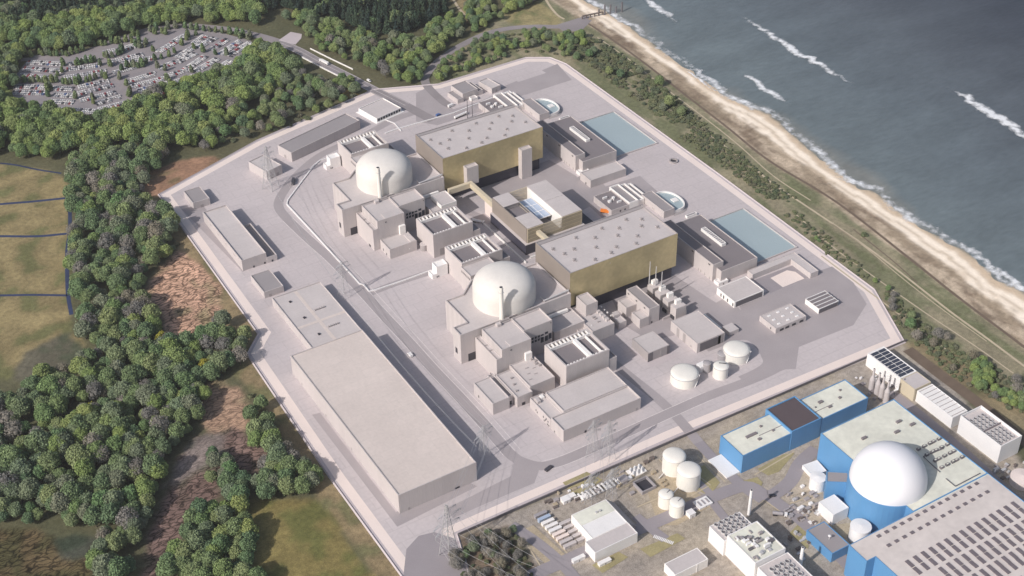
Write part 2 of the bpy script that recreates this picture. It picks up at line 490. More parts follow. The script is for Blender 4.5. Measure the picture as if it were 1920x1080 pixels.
def mr(src, a0, a1, b0, b1):
    r = n.new('ShaderNodeMapRange'); r.inputs[1].default_value, r.inputs[2].default_value, r.inputs[3].default_value, r.inputs[4].default_value = a0, a1, b0, b1
    l.new(src, r.inputs[0]); return r.outputs[0]
def nz(sc, det, vec=None):
    t = n.new('ShaderNodeTexNoise'); t.inputs['Scale'].default_value = sc; t.inputs['Detail'].default_value = det
    l.new(vec or tc.outputs['Object'], t.inputs['Vector']); return t
def mth(op_, a, b_):
    t = n.new('ShaderNodeMath'); t.operation = op_
    for i, v in enumerate((a, b_)):
        if isinstance(v, (int, float)): t.inputs[i].default_value = v
        else: l.new(v, t.inputs[i])
    return t.outputs[0]
f1, f2, f3 = nz(.035, 5), nz(.25, 5), nz(1.2, 3)
v1 = mth('MULTIPLY', mr(f1.outputs['Fac'], .3, .7, .86, 1.14), mth('MULTIPLY', mr(f2.outputs['Fac'], .3, .7, .80, 1.20), mr(f3.outputs['Fac'], .3, .7, .74, 1.26)))
mp = n.new('ShaderNodeMapping'); mp.inputs['Scale'].default_value = (.11, .34, 1); mp.inputs['Rotation'].default_value = (0, 0, R(28))
wv = n.new('ShaderNodeVectorMath'); wv.operation = 'MULTIPLY_ADD'
wn_ = nz(.08, 3); l.new(wn_.outputs['Color'], wv.inputs[0]); wv.inputs[1].default_value = (14, 14, 0); l.new(tc.outputs['Object'], wv.inputs[2])
l.new(wv.outputs[0], mp.inputs[0])
vo = n.new('ShaderNodeTexVoronoi'); vo.feature = 'DISTANCE_TO_EDGE'; vo.inputs['Scale'].default_value = 1.0
l.new(mp.outputs[0], vo.inputs['Vector'])
crk = mr(vo.outputs['Distance'], .0, .15, 1.0, 0.0)
ck = mth('MULTIPLY', mth('MULTIPLY', crk, at_n.outputs['Alpha']), .85)
cal = n.new('ShaderNodeAttribute'); cal.attribute_name = 'calm'
v1 = mth('ADD', 1.0, mth('MULTIPLY', mth('SUBTRACT', v1, 1.0), mth('SUBTRACT', 1.0, mth('MULTIPLY', cal.outputs['Fac'], .75))))
tot = mth('MULTIPLY', v1, mth('SUBTRACT', 1.0, ck))
sc_ = n.new('ShaderNodeVectorMath'); sc_.operation = 'SCALE'
l.new(at_n.outputs['Color'], sc_.inputs[0]); l.new(tot, sc_.inputs['Scale'])
l.new(sc_.outputs[0], b.inputs['Base Color'])
bp = n.new('ShaderNodeBump'); bp.inputs['Strength'].default_value = .5; bp.inputs['Distance'].default_value = .8
l.new(f2.outputs['Fac'], bp.inputs['Height']); l.new(bp.outputs[0], b.inputs['Normal'])
me.materials.append(gm)
ground = bpy.data.objects.new('ground', me); col.objects.link(ground); ground['kind'] = 'structure'

# sea: colour changes with the depth, that is with the distance from the shore
sm = bpy.data.materials.new('sea_water'); sm.use_nodes = True
n, l = sm.node_tree.nodes, sm.node_tree.links
b = n['Principled BSDF']; b.inputs['Roughness'].default_value = .35; b.inputs['Specular IOR Level'].default_value = .3
tc = n.new('ShaderNodeTexCoord')
sdir = np.array(SHORE[9]) - np.array(SHORE[3]); sdir /= np.linalg.norm(sdir); snrm = np.array([-sdir[1], sdir[0]])
if snrm[0] < 0: snrm = -snrm
dp = n.new('ShaderNodeVectorMath'); dp.operation = 'DOT_PRODUCT'; dp.inputs[1].default_value = (snrm[0], snrm[1], 0)
l.new(tc.outputs['Object'], dp.inputs[0])
off = float(np.array(SHORE[7]) @ snrm)
f0 = nz(.006, 5)
dd = mth('ADD', mth('SUBTRACT', dp.outputs['Value'], off), mr(f0.outputs['Fac'], .3, .7, -32, 32))
cr = n.new('ShaderNodeValToRGB')
el = cr.color_ramp.elements
el[0].position = 0; el[0].color = (*lin((124, 126, 122)), 1)
el[1].position = 1; el[1].color = (*lin((50, 55, 66)), 1)
for p_, c in ((.04, (106, 116, 119)), (.28, (97, 106, 111)), (.5, (84, 90, 96)), (.75, (62, 66, 74))):
    e = el.new(p_); e.color = (*lin(c), 1)
l.new(mr(dd, -10, 520, 0, 1), cr.inputs[0])
mp2 = n.new('ShaderNodeMapping'); mp2.inputs['Rotation'].default_value = (0, 0, -math.atan2(sdir[1], sdir[0])); mp2.inputs['Scale'].default_value = (.35, 1, 1)
l.new(tc.outputs['Object'], mp2.inputs[0])
w1, w2 = nz(.03, 6, mp2.outputs[0]), nz(.22, 5, mp2.outputs[0])
vv = mth('MULTIPLY', mr(w1.outputs['Fac'], .3, .7, .87, 1.13), mr(w2.outputs['Fac'], .3, .7, .90, 1.10))
sc_ = n.new('ShaderNodeVectorMath'); sc_.operation = 'SCALE'
l.new(cr.outputs[0], sc_.inputs[0]); l.new(vv, sc_.inputs['Scale']); l.new(sc_.outputs[0], b.inputs['Base Color'])
bp = n.new('ShaderNodeBump'); bp.inputs['Strength'].default_value = .5; bp.inputs['Distance'].default_value = 1.0
l.new(w2.outputs['Fac'], bp.inputs['Height']); l.new(bp.outputs[0], b.inputs['Normal'])
M['sea'] = sm
shore_pts = smooth_path(SHORE, 14)
shore_pts = [p + np.array(snrm) * (float(vnoise(np.array(p[0] + p[1]), np.array(p[0] - p[1]), 14, 5)) - .5) * 7 for p in shore_pts]
_b = MB().use('sea'); _b.face([(*p, .12) for p in ccw([tuple(p) for p in shore_pts] + [(900, -900), (9000, -9000), (9000, 9000), (-300, 9000)])])
sea = _b.build('sea'); sea['kind'] = 'structure'

# surf and breakers: foam lying on the water, broken up by a noise
fm = bpy.data.materials.new('sea_foam'); fm.use_nodes = True
n, l = fm.node_tree.nodes, fm.node_tree.links
b = n['Principled BSDF']; b.inputs['Base Color'].default_value = (*lin((232, 234, 236)), 1); b.inputs['Roughness'].default_value = .8
at_n = n.new('ShaderNodeAttribute'); at_n.attribute_name = 'dense'
tc = n.new('ShaderNodeTexCoord')
fa = nz(.16, 8); fb = nz(.05, 3)
fac = mth('ADD', mth('MULTIPLY', fa.outputs['Fac'], .75), mth('MULTIPLY', fb.outputs['Fac'], .4))
thr = mth('ADD', fac, mth('MULTIPLY', at_n.outputs['Fac'], .62))
l.new(mr(thr, .80, 1.12, 0, .95), b.inputs['Alpha'])
M['foam'] = fm
def foam_strip(name, pts, wid, dens, z, nseg=10):
    P = smooth_path(pts, nseg); N = len(P); K = 8
    vs, ds, fs = [], [], []
    for i, p in enumerate(P):
        t = P[min(i + 1, N - 1)] - P[max(i - 1, 0)]; t /= np.linalg.norm(t); nn = np.array([-t[1], t[0]])
        s = i / (N - 1)
        w = wid(s) if callable(wid) else wid
        dn = dens(s) if callable(dens) else dens
        jit = (float(vnoise(np.array(p[0] * 1.0), np.array(p[1] * 1.0), 9, 8)) - .5) * w * .5
        for k in range(K + 1):
            q = k / K * 2 - 1
            c = p + nn * (q * w / 2 + jit)
            hgt_ = .5 * (1 - q * q) if z > .2 else 0
            vs.append((c[0], c[1], z + hgt_)); ds.append(dn * (1 - abs(q) ** 1.6))
    for i in range(N - 1):
        for k in range(K):
            a = i * (K + 1) + k
            fs.append((a, a + K + 1, a + K + 2, a + 1))
    me = bpy.data.meshes.new(name); me.from_pydata(vs, [], fs)
    a_ = me.attributes.new('dense', 'FLOAT', 'POINT'); a_.data.foreach_set('value', np.array(ds, np.float32))
    me.materials.append(fm); me.update()
    o = bpy.data.objects.new(name, me); col.objects.link(o); o['kind'] = 'structure'
    return o
SH = [np.array(p) for p in SHORE]
bell = lambda s: math.sin(math.pi * min(max(s, .001), .999)) ** .6
foam_strip('surf', [p + snrm * 4 for p in SH], lambda s: 20, lambda s: .48 + .40 * max(0, float(vnoise(np.array(s * 400.), np.array(3.), 22, 15)) - .25), .17)
for pts, w, d in (([(1385, 28), (1432, 56), (1480, 88), (1520, 112), (1560, 136), (1602, 162)], 17, .95),
                  ([(1385, 135), (1420, 156), (1452, 178), (1482, 198)], 15, .9),
                  ([(1776, 163), (1815, 184), (1842, 207), (1880, 228), (1930, 262), (1990, 300)], 22, 1.0),
                  ([(1190, -14), (1222, 8), (1248, 24), (1278, 46)], 16, .9),
                  ([(1290, 118), (1318, 140), (1345, 158)], 12, .6), ([(1515, 280), (1560, 310), (1600, 338), (1630, 356)], 12, .7),
                  ([(1280, 128), (1300, 142), (1325, 160), (1350, 176)], 7, .8), ([(1840, 488), (1880, 512), (1925, 545), (1990, 588)], 13, .8)):
    foam_strip('breaking_wave', at2(pts), (lambda W: (lambda s: W * (.3 + .7 * bell(s))))(w), (lambda D: (lambda s: D * bell(s)))(d), .25)

# paths, ditches and tracks on the land
DITCH = mat('ditch_water', (54, 62, 92), .2, .1, .1, .5)
M['ditch'] = DITCH
for pts, w in (([(-60, 391), (0, 383), (60, 378), (127, 371)], 3.6), ([(-60, 444), (0, 443), (70, 443), (126, 438)], 3.6), ([(-60, 554), (0, 554), (60, 553), (126, 554)], 3.0),
               ([(124, 366), (130, 380), (131, 430), (126, 470), (126, 520), (128, 556), (134, 590)], 3.6), ([(-40, 304), (20, 308), (70, 318), (115, 325)], 2.5)):
    ribbon('ditch', at2(pts), w, .06, 'ditch')
PATH = mat('sandy_path', (188, 174, 150), .95, .1, .1, .1); M['path'] = PATH
TRACK = mat('dark_track', (112, 98, 86), .95, .15, .1, .1); M['track'] = TRACK
for pts, w, m_ in (([(1258, 205), (1300, 235), (1350, 268), (1400, 304), (1450, 345), (1502, 380), (1580, 432), (1640, 474), (1700, 520), (1780, 583), (1850, 634), (1925, 690)], 2.2, 'path'),
                   ([(845, -10), (858, 12), (875, 32), (890, 42)], 3.2, 'path'), ([(1020, -8), (1030, 10), (1045, 28), (1058, 36)], 3, 'path'), ([(940, 20), (975, 12), (1000, 2), (1012, -10)], 2.5, 'path'),
                   ([(1090, 36), (1130, 62), (1200, 112), (1290, 182), (1360, 236), (1440, 300), (1536, 358), (1600, 402), (1717, 494), (1800, 560), (1922, 652)], 3.0, 'track'),
                   ([(1702, 655), (1760, 700), (1830, 752), (1900, 810), (1990, 880)], 11, 'track'), ([(1540, 480), (1620, 540), (1700, 600), (1780, 660)], 1.6, 'path'), ([(1490, 400), (1560, 462), (1640, 520), (1740, 590), (1830, 650), (1900, 700)], 1.3, 'path'), ([(1120, 70), (1180, 112), (1240, 160), (1300, 205), (1380, 268), (1450, 330), (1520, 376)], 1.4, 'path'), ([(1560, 420), (1620, 462), (1690, 520), (1760, 575), (1850, 640)], 1.0, 'path'), ([(1600, 430), (1670, 486), (1720, 530)], 1.2, 'track')):
    ribbon('path', at2(pts), w, .10, m_)

# ------------------------------------------------------------------ the station platform and its roads
PLAT = ccw(at2([(297, 365), (480, 264), (700, 168), (820, 158), (985, 108), (1032, 108), (1062, 120), (1350, 328), (1640, 543), (1697, 642), (1270, 820), (858, 1002), (905, 1160), (805, 1160), (755, 1083), (620, 898), (463, 664), (484, 626)]))
PLAT[:] = PLAT
sheet('path_edge', PLAT, .05, 'lilac')
PL1, PL2 = inset(PLAT, 3.0), inset(PLAT, 10.5)
sheet('cream_path', PL1, .09, 'cream')
sheet('paved_yard', PL2, .13, 'concrete')
kb = MB().use('lilac')                                                # low bund round the edge of the platform
P0, P1 = inset(PLAT, -.8), inset(PLAT, .2)
for i in range(len(PLAT)):
    j = (i + 1) % len(PLAT)
    kb.face([(*P0[i], 0), (*P0[j], 0), (*P1[j], 1.0), (*P1[i], 1.0)]); 
    Q = inset(PLAT, .9)
    kb.face([(*P1[i], 1.0), (*P1[j], 1.0), (*Q[j], .1), (*Q[i], .1)])
kb.build('kerb')['kind'] = 'structure'
def yard(pts, z, m='asphalt', name='paved_yard'): return sheet(name, at2(pts), z, m)
def road(name, pts, w, z, m='asphalt', **k): return ribbon(name, at2(pts), w, z, m, **k)
road('road', [(800, 205), (745, 222), (690, 250), (640, 272), (600, 292), (565, 320), (535, 355), (522, 385), (540, 412), (580, 450), (625, 490), (680, 548), (720, 592), (765, 640), (810, 690), (862, 745), (910, 798), (955, 850), (985, 868), (1020, 874), (1060, 862), (1120, 836), (1200, 800), (1262, 772), (1330, 742), (1400, 716), (1450, 694), (1472, 676), (1470, 656), (1440, 628), (1400, 600), (1368, 574)], 9.5, .17)
road('road', [(690, 552), (730, 536), (790, 516), (850, 500), (905, 480)], 8, .172)
road('road', [(905, 480), (960, 440), (905, 410), (880, 398)], 9, .174)
road('road', [(1090, 640), (1130, 665), (1180, 705), (1230, 745), (1262, 775), (1285, 800), (1310, 830)], 9, .176)
road('road', [(1230, 540), (1290, 570), (1345, 600), (1400, 640)], 12, .178)
yard([(966, 858), (1012, 878), (1002, 906), (905, 947), (850, 972), (836, 955), (895, 925), (958, 893)], .182)
yard([(1060, 345), (1110, 318), (1135, 350), (1200, 330), (1250, 375), (1170, 400), (1130, 410)], .186)
yard([(905, 345), (1030, 300), (1080, 330), (1110, 385), (1010, 440), (920, 430)], .188)
yard([(1140, 545), (1240, 500), (1330, 560), (1395, 600), (1440, 625), (1380, 660), (1300, 620), (1220, 640), (1170, 610)], .190)
yard([(1385, 570), (1500, 520), (1560, 500), (1600, 530), (1625, 570), (1600, 610), (1480, 658), (1400, 610)], .192)
yard([(1395, 597), (1500, 635), (1492, 692), (1452, 694), (1425, 655)], .1945)
yard([(1365, 555), (1390, 620), (1460, 660), (1480, 690), (1400, 720), (1270, 610)], .194)
yard([(756, 1083), (762, 1030), (785, 1005), (814, 998), (852, 1010), (905, 1150), (800, 1150)], .20, 'asphalt2', 'road')
yard([(585, 778), (600, 774), (742, 960), (880, 905), (895, 912), (745, 988)], .16, 'asphalt')
yard([(340, 392), (380, 385), (475, 500), (455, 510)], .162, 'asphalt')
yard([(780, 175), (805, 162), (850, 205), (900, 190), (960, 165), (1010, 150), (1030, 158), (930, 200), (820, 235), (780, 228)], .196)
yard([(930, 168), (1045, 120), (1072, 150), (985, 178)], .198)
yard([(948, 140), (1002, 124), (1024, 137), (972, 154)], .21, 'concrete')
_t = zm(1160, 560, 5.143)
sheet('paved_yard', [tuple(p) for p in smooth_path(at2([_t(*c) for c in ((250, 752), (520, 640), (900, 500), (1180, 400), (1290, 440), (1375, 560), (1360, 650), (1050, 800), (700, 960), (620, 985), (560, 960), (470, 860), (390, 800), (310, 800), (250, 752))]), 5)][:-1], .215, 'concrete')
LINE = mat('road_paint', (214, 206, 204), .8, .1, .3, .2, fine=.2); M['line'] = LINE
def offset_line(pts, d, w, z):
    P = smooth_path(at2(pts), 8); Q = []
    for i in range(len(P)):
        t = P[min(i + 1, len(P) - 1)] - P[max(i - 1, 0)]; t /= np.linalg.norm(t); Q.append(P[i] + np.array([-t[1], t[0]]) * d)
    ribbon('road_marking', Q, w, z, 'line', n=1)
INNER = [(540, 412), (580, 450), (625, 490), (680, 548), (720, 592), (765, 640), (810, 690), (862, 745), (910, 798), (955, 850)]
FRONT = [(1020, 874), (1060, 862), (1120, 836), (1200, 800), (1262, 772), (1330, 742)]
for d in (-5.2, 5.2, 9.5): offset_line(INNER, d, .55, .225)
for d in (-5.2, 5.2): offset_line(FRONT, d, .5, .226)
# the public roads north of the station
for d in (-5.6, 0, 5.6): offset_line([(520, 78), (560, 95), (600, 117), (650, 142), (700, 168), (760, 198)], d, .45, .262)
road('road', [(480, 66), (520, 78), (560, 95), (600, 117), (650, 142), (700, 168), (760, 198), (812, 226)], 13, .22, 'roadold')
road('road', [(1100, 30), (1085, 42), (1050, 50), (1000, 50), (950, 54), (905, 66), (860, 88), (825, 112), (800, 140), (800, 160), (830, 190), (848, 200)], 10, .23, 'roadold')
yard([(1085, 34), (1110, 38), (1090, 58), (1058, 60), (1040, 48)], .24, 'roadold', 'road')
yard([(522, 76), (545, 60), (566, 64), (565, 72), (554, 84)], .235, 'lilac')
# cracked joints in the yard slabs
jm = mat('joint_line', (160, 152, 152), .9, .05, .1); M['joint'] = jm
# white vehicle barrier along the inner road
def barrier(name, pts, label, h=1.3, w=1.1, m='white'):
    o = ribbon(name, at2(pts), w, h, m, kind=None, n=1, height=h)
    return tag(o, label, 'barrier wall')
barrier('barrier_wall', [(617, 297), (600, 302), (588, 312), (540, 376), (538, 384), (600, 451), (667, 525), (674, 533), (682, 535), (692, 547), (704, 545), (760, 526), (808, 508)], 'long white barrier wall bending round the inside of the road by both domes')
barrier('barrier_wall', [(722, 251), (745, 243), (850, 213), (955, 172), (985, 190)], 'straight white barrier wall behind the far gold turbine hall')
FEN = at2([(1700, 640), (1272, 824), (858, 1005)])
fo = ribbon('perimeter_fence', FEN, .5, 2.6, 'steeld', kind=None, n=1, height=2.5); tag(fo, 'dark mesh fence along the southern edge of the cream path', 'fence')
for pts in ([(582, 92), (620, 111), (662, 131)], [(566, 108), (604, 128), (640, 146)]):
    barrier('bridge_parapet', pts, 'pale parapet on the ' + ('far' if pts[0][0] == 582 else 'near') + ' side of the access road bridge', 1.4, .8, 'wallw')
barrier('barrier_wall', [(722, 225), (740, 232), (752, 246)], 'short white barrier wall between the gatehouse and the far sawtooth building', .9, .9)

# ------------------------------------------------------------------ power station buildings
zA, zB, zC = zm(340, 330, 6), zm(480, 360, 3), zm(480, 160, 5.143)
z1, z2, z3, z4, z5, z6, z7, z8 = zm(820, 560, 9), zm(940, 560, 6), zm(640, 360, 9), zm(720, 330, 8), zm(800, 430, 8), zm(1060, 480, 6), zm(1020, 190, 6), zm(1240, 360, 5.143)
z9, zD, zE, zF, zG, zH = zm(1080, 500, 6), zm(1160, 560, 5.143), zm(880, 640, 4.236), zm(1060, 320, 5.538), zm(1320, 440, 5.143), zm(820, 130, 5.143)

# halls along the western edge
P = quad4(zA(22, 170), zA(130, 300), zA(320, 250), 7.8)
hut = bld('storage_hut', 'small grey-roofed hut at the western corner of the platform', 'hut', P, 7.8, 'wall', 'roofg')
op(hut, P[0], P[1], .5, 1.6, 3, 3, 'walld', 'door')
P = quad4(zA(238, 403), zA(680, 955), zA(950, 860), 11.9)
hall = bld('long_hall', 'long narrow pale hall with low walled yard on its right, near the western edge', 'hall', P, 11.9, 'wall', 'roof', par=1.4)
P2 = [(P[1][0], P[1][1] - .5), (P[1][0] + 10, P[1][1] - .5), (P[1][0] + 10, P[1][1] + 62), (P[1][0], P[1][1] + 62)]
w_, r_ = walls_roof(hall, P2, 6.5, 'wall', 'roofg', par=2.2)
w_.name, r_.name = 'annex_wall', 'annex_roof'
for s in (.45, .9): op(hall, P[0], P[1], s, 1.2, 1.4, 2.2, 'dark', 'door')
op(hall, P2[0], P2[1], .5, 1.4, 1.6, 2.2, 'dark', 'door')
for s in (.2, .4, .6, .8): op(hall, P[3], P[0], s, 7.5, 3.5, 1.0, 'walld', 'window')
P = quad4((471, 516), zB(40, 565), zB(155, 528), 7.0)
hut = bld('storage_hut', 'square grey hut between the long narrow hall and the vented low hall', 'hut', P, 7.0, 'wall', 'roofg')
op(hut, P[0], P[1], .3, 1.6, 2.5, 3, 'walld', 'door')
P = [(-194.7, 0.0), (-147.5, 0.0), (-147.5, 91.5), (-194.7, 91.5)]
P[0], P[1] = (-194.7, -4.2), (-147.5, -4.2)
mid = bld('vented_hall', 'low flat hall with rows of small roof vents against the huge warehouse', 'hall', P, 9.0, 'wall', 'roof')
for k in range(5):
    for yy in (55, 27): sub_box(mid, 'roof_vent', -170 + k * 2.2, -169 + k * 2.2, yy - .8, yy + .8, 8.1, 9.3, 'walld')
for (xx, yy) in ((-183, 78), (-182, 50), (-181, 22)): sub_box(mid, 'roof_hatch', xx - .9, xx + .9, yy - 1.2, yy + 1.2, 8.1, 9.0, 'dark')
sub_box(mid, 'roof_walkway', -174, -171, -3, 90, 8.1, 8.22, 'roofc'); sub_box(mid, 'roof_walkway', -194, -174.1, 38, 41, 8.1, 8.22, 'roofc'); sub_box(mid, 'roof_walkway', -170.9, -148.2, 38, 41, 8.1, 8.22, 'roofc')
P = [(-218.6, -198.1), (-152.1, -198.1), (-152.1, -4.4), (-218.6, -4.4)]
ware = bld('warehouse', 'huge flat warehouse with a plain cream roof at the south-west corner', 'warehouse', P, 19, 'wall', 'roofc', par=.7, th=.8)
op(ware, P[0], P[1], .74, 1.5, 4, 1.6, 'dark', 'door'); op(ware, P[0], P[1], .12, 1.5, 1.6, 2.4, 'walld', 'door')
for s in (.1, .34, .58): op(ware, P[3], P[0], s, 2.0, 1.2, 2.4, 'walld', 'door')
# north-western group, turned a few degrees
P = quad4(zC(210, 575), zC(340, 650), zC(1000, 335), 11.1, False)
shed = bld('long_shed', 'long dark grey-roofed shed parallel to the northern edge of the platform', 'shed', P, 11.1, 'wall', 'roofg')
op(shed, P[3], P[0], .5, 2, 3.0, 3.6, 'walld', 'door')
P = quad4(zC(945, 240), zC(1165, 320), zC(1400, 215), 5.5, False)
g = bld('gatehouse', 'low wide pale gatehouse on a white plinth beside the access road', 'gatehouse', P, 5.5, 'wallw', 'roof')
Pp = inset(P, -2.2)
pl = MB().use('white'); pl.prism(Pp, .2, .7); pl.build('plinth', g)
for k in range(9): op(g, P[0], P[1], .08 + k * .105, 3.0, 2.6, 2.8, 'glassd', 'window')
for k in range(6): op(g, P[1], P[2], .1 + k * .16, 3.0, 2.2, 2.2, 'glassd', 'window')
P = quad4((461, 305), zC(100, 835), zC(245, 765), 10.4, False)
hut = bld('storage_hut', 'pale flat-roofed hut standing behind the north-western lattice pylon', 'hut', P, 10.4, 'wall', 'roof')
for s in (.3, .7): op(hut, P[0], P[1], s, 2, 3, 3.6, 'walld', 'door')

GOLD_V = [(.06, .78), (.12, .30), (.20, .58), (.26, .12), (.30, .86), (.36, .42), (.43, .68), (.50, .24), (.55, .86), (.60, .52), (.67, .70), (.73, .32), (.79, .86), (.84, .54), (.90, .72), (.94, .36), (.10, .55), (.42, .14), (.66, .14)]
def unit(dy, who, first):
    """one reactor with its turbine hall; dy moves it along the site"""
    Y = lambda v: v + dy
    RC = lambda x0, x1, y0, y1: [(x0, Y(y0)), (x1, Y(y0)), (x1, Y(y1)), (x0, Y(y1))]
    # turbine hall
    P = RC(18.5, 133, -66, -10)
    g = empty('turbine_hall', f'long gold-clad turbine hall with a pale vented roof, {who}', 'turbine hall', (75, Y(-38), 0), 'gold turbine halls')
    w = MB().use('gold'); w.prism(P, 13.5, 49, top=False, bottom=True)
    for i_ in (1, 3): w.use('bronze_dimgold'); w.mi[i_] = 1  # end walls of the same gold, their dimmer reflection put into the colour
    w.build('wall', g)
    pr = MB().use('walld'); I = inset(P, .7)
    pr.prism(list(reversed(I)), 47.8, 49.05, top=False)
    for i in range(4):
        j = (i + 1) % 4; pr.face([(*P[i], 49.05), (*P[j], 49.05), (*I[j], 49.05), (*I[i], 49.05)])
    pr.build('parapet', g)
    r = MB().use('roof'); r.face([(*p, 47.8) for p in I]); r.build('roof', g)
    pb = MB().use('darkbase'); pb.prism(inset(P, 2.5), 0, 13.6, top=False); pb.build('plinth', g)
    sub_box(g, 'roof_strip', 19.4, 132.2, Y(-14.5), Y(-10.9), 47.85, 48.5, 'walld')
    for u, v in GOLD_V:
        x, y = 20 + u * 111, Y(-65 + v * 50)
        b = MB().use('walld')
        b.box(x - 1.6, x + 1.6, y - .22, y + .22, 47.8, 48.7); b.box(x - .22, x + .22, y - 2.6, y + 2.6, 47.8, 48.5); b.box(x + .5, x + 1.3, y - 2.6, y - 2.2, 47.8, 48.5)
        b.box(x + .9, x + 1.3, y + .6, y + 1.4, 47.8, 49.2); b.box(x - 1.6, x - 1.2, y - 1.5, y - .8, 47.8, 49.2)
        b.build('roof_vent', g)
    sub_box(g, 'wall_light', 60, 60.5, Y(-66.3), Y(-66), 44, 44.6, 'steel')
    # nuclear island podium with dome and chimney
    P = [(-92.8, -70), (16.9, -70), (16.9, -14.8), (2, -14.8), (2, -6), (-45, -6), (-50, -10.2), (-62, -20.5), (-79.5, -20.5), (-79.5, -57), (-92.8, -57)]
    P = [(a, Y(b)) for a, b in P]
    p = empty('reactor_building', f'round domed reactor building on a stepped flat podium, {who}', 'reactor building', (-34, Y(-43), 0), 'domed reactor buildings')
    walls_roof(p, P, 31, 'wall', 'roof', par=1.7, th=.9)
    d = MB().use('dome')
    prof = [(27.2, 29.0), (27.2, 43.0)]
    for k in range(1, 11):
        a = k / 11 * math.pi / 2
        prof.append((27.2 * math.cos(a) ** .80, 43.0 + 15.5 * math.sin(a)))
    prof.append((.4, 58.6))
    d.lathe(-34, Y(-43.0), prof, 72); d.build('dome', p, smooth=True)
    ch = MB().use('tank'); ch.cyl(-52, Y(-69), 28, 64, 2.1, 1.7, 20); ch.use('dark'); ch.cyl(-52, Y(-69), 64.0, 64.05, 1.35, 1.35, 16)
    ch.use('steel'); ch.cyl(-52, Y(-69), 58.5, 59, 2.05, 2.05, 20)
    ch.use('walld').box(-55.5, -46, Y(-75), Y(-70), 26, 31.5)
    ch.build('chimney', p, smooth=False)
    op(p, P[0], P[1], .10, 4.2, 8.5, 8.0, 'dark', 'door', .2); op(p, P[10], P[0], .4, 10, 3.5, 5.5, 'dark', 'door')
    op(p, P[9], P[10], .5, 10, 4, 6, 'dark', 'door')
    rb = MB().use('steel'); rb.bar((-8, Y(-66), 30.5), (17, Y(-66), 32.0), .8, 6); rb.bar((-8, Y(-66), 30.5), (-8, Y(-60), 31), .5, 6); rb.build('pipe', p)
    # safeguard building in front of the podium
    s = bld('safeguard_building', f'tall stepped block in front of the dome chimney, {who}', 'building', RC(-73.8, -45.6, -105.6, -72.8), 31.5, 'wall', 'roof', par=1.0)
    w_, r_ = walls_roof(s, RC(-79.1, -73.85, -105.7, -70.6), 23.5, 'wall', 'roof', par=1.2); w_.name, r_.name = 'ledge_wall', 'ledge_roof'
    sub_box(s, 'roof_terrace', -65, -46.5, Y(-104.8), Y(-96), 30.55, 31.3, 'roof')
    sub_box(s, 'roof_kiosk', -61, -57, Y(-77), Y(-73.5), 30.55, 33.2, 'wall')
    sub_box(s, 'stair_tower', -52.5, -46.5, Y(-108.5), Y(-105.75), 0, 19.5, 'wallw')
    Q = RC(-79.1, -45.6, -105.7, -72.8)
    op(s, Q[0], Q[1], .42, 27.8, 1.5, .9, 'dark', 'window'); op(s, Q[3], Q[0], .72, 1.3, 3.6, 2.4, 'dark', 'door')
    for yy in (-84, -92): sub_box(s, 'roof_pipe', -77.6, -75, Y(yy), Y(yy + .8), 22.3, 22.9, 'walld')
    # control building with the square windows
    c = bld('control_building', f'pale block with square dark windows right of the chimney, {who}', 'building', RC(-45.5, -17.5, -94, -73.8), 32, 'wall', 'roof', par=1.5)
    Q = RC(-45.5, -17.5, -94, -73.8)
    for k in range(3):
        for j in range(2): op(c, Q[0], Q[1], .30 + k * .11, 16.5 + 3.4 * j, 2.1, 2.4, 'glassd', 'window')
    for sx, zz, w_, h_ in ((.64, 14.8, 3.0, 5.6), (.79, 14.8, 3.0, 5.6), (.92, 15.8, 3.0, 6), (.64, 20, 3, 1.6), (.79, 20.6, 3.0, 2.2)): op(c, Q[0], Q[1], sx, zz, w_, h_, 'glassd', 'window')
    for k in range(8): op(c, Q[3], Q[0], .10 + k * .115, 26.5, 1.1, 2.2, 'dark', 'window')
    op(c, Q[0], Q[1], .95, 29.5, .7, 1.1, 'dark', 'window')
    # steam pipe rack between the podium and the turbine hall
    k_ = bld('pipe_block', f'low block beside the near corner of the turbine hall, {who}', 'building', RC(-14, 17, -92, -70.2) if not first else RC(-13, 14, -100, -72), 15.5 if not first else 17, 'wall', 'roof')
    if first:
        w_, r_ = walls_roof(k_, RC(-3, 13.8, -99.8, -78), 21, 'wallw', 'roof', z0=17); w_.name, r_.name = 'upper_wall', 'upper_roof'
        Q = RC(-13, 14, -100, -72)
        for sx in (.15, .4, .7): op(k_, Q[0], Q[1], sx, 11, 1.2, 1.8, 'dark', 'window')
        sub_box(k_, 'pipe_duct', -12, 8, Y(-75), Y(-72.5), 17, 20, 'wallw')
    else:
        sub_box(k_, 'pipe_duct', -12, 12, Y(-73.5), Y(-71.2), 15.5, 18, 'wallw')
    # diesel buildings: hollow roofs with a saw-tooth row of louvres along the back
    for (y0, y1, lab) in ((-146.3, -113, 'south of'), (25.2, 57, 'north of')):
        x0, x1 = -37.3, 5
        g = empty('diesel_building', f'sawtooth-rimmed building with hollow dark roof, {lab} the dome, {who}', 'building', ((x0 + x1) / 2, Y((y0 + y1) / 2), 0), 'sawtooth-rimmed diesel buildings')
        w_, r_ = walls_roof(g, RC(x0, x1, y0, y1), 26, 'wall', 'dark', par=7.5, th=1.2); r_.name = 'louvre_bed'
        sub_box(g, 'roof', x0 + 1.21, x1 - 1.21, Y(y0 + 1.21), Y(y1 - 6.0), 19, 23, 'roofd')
        mid_x = x0 + 25
        sub_box(g, 'roof_beam', mid_x - 1.6, mid_x + 1.6, Y(y0 + 1.3), Y(y1 - 6.9), 23, 26.3, 'wallw')
        sub_box(g, 'roof_beam', x0 + 1.3, x1 - 1.3, Y(y1 - 6.8), Y(y1 - 5.9), 23, 25.8, 'wallw')
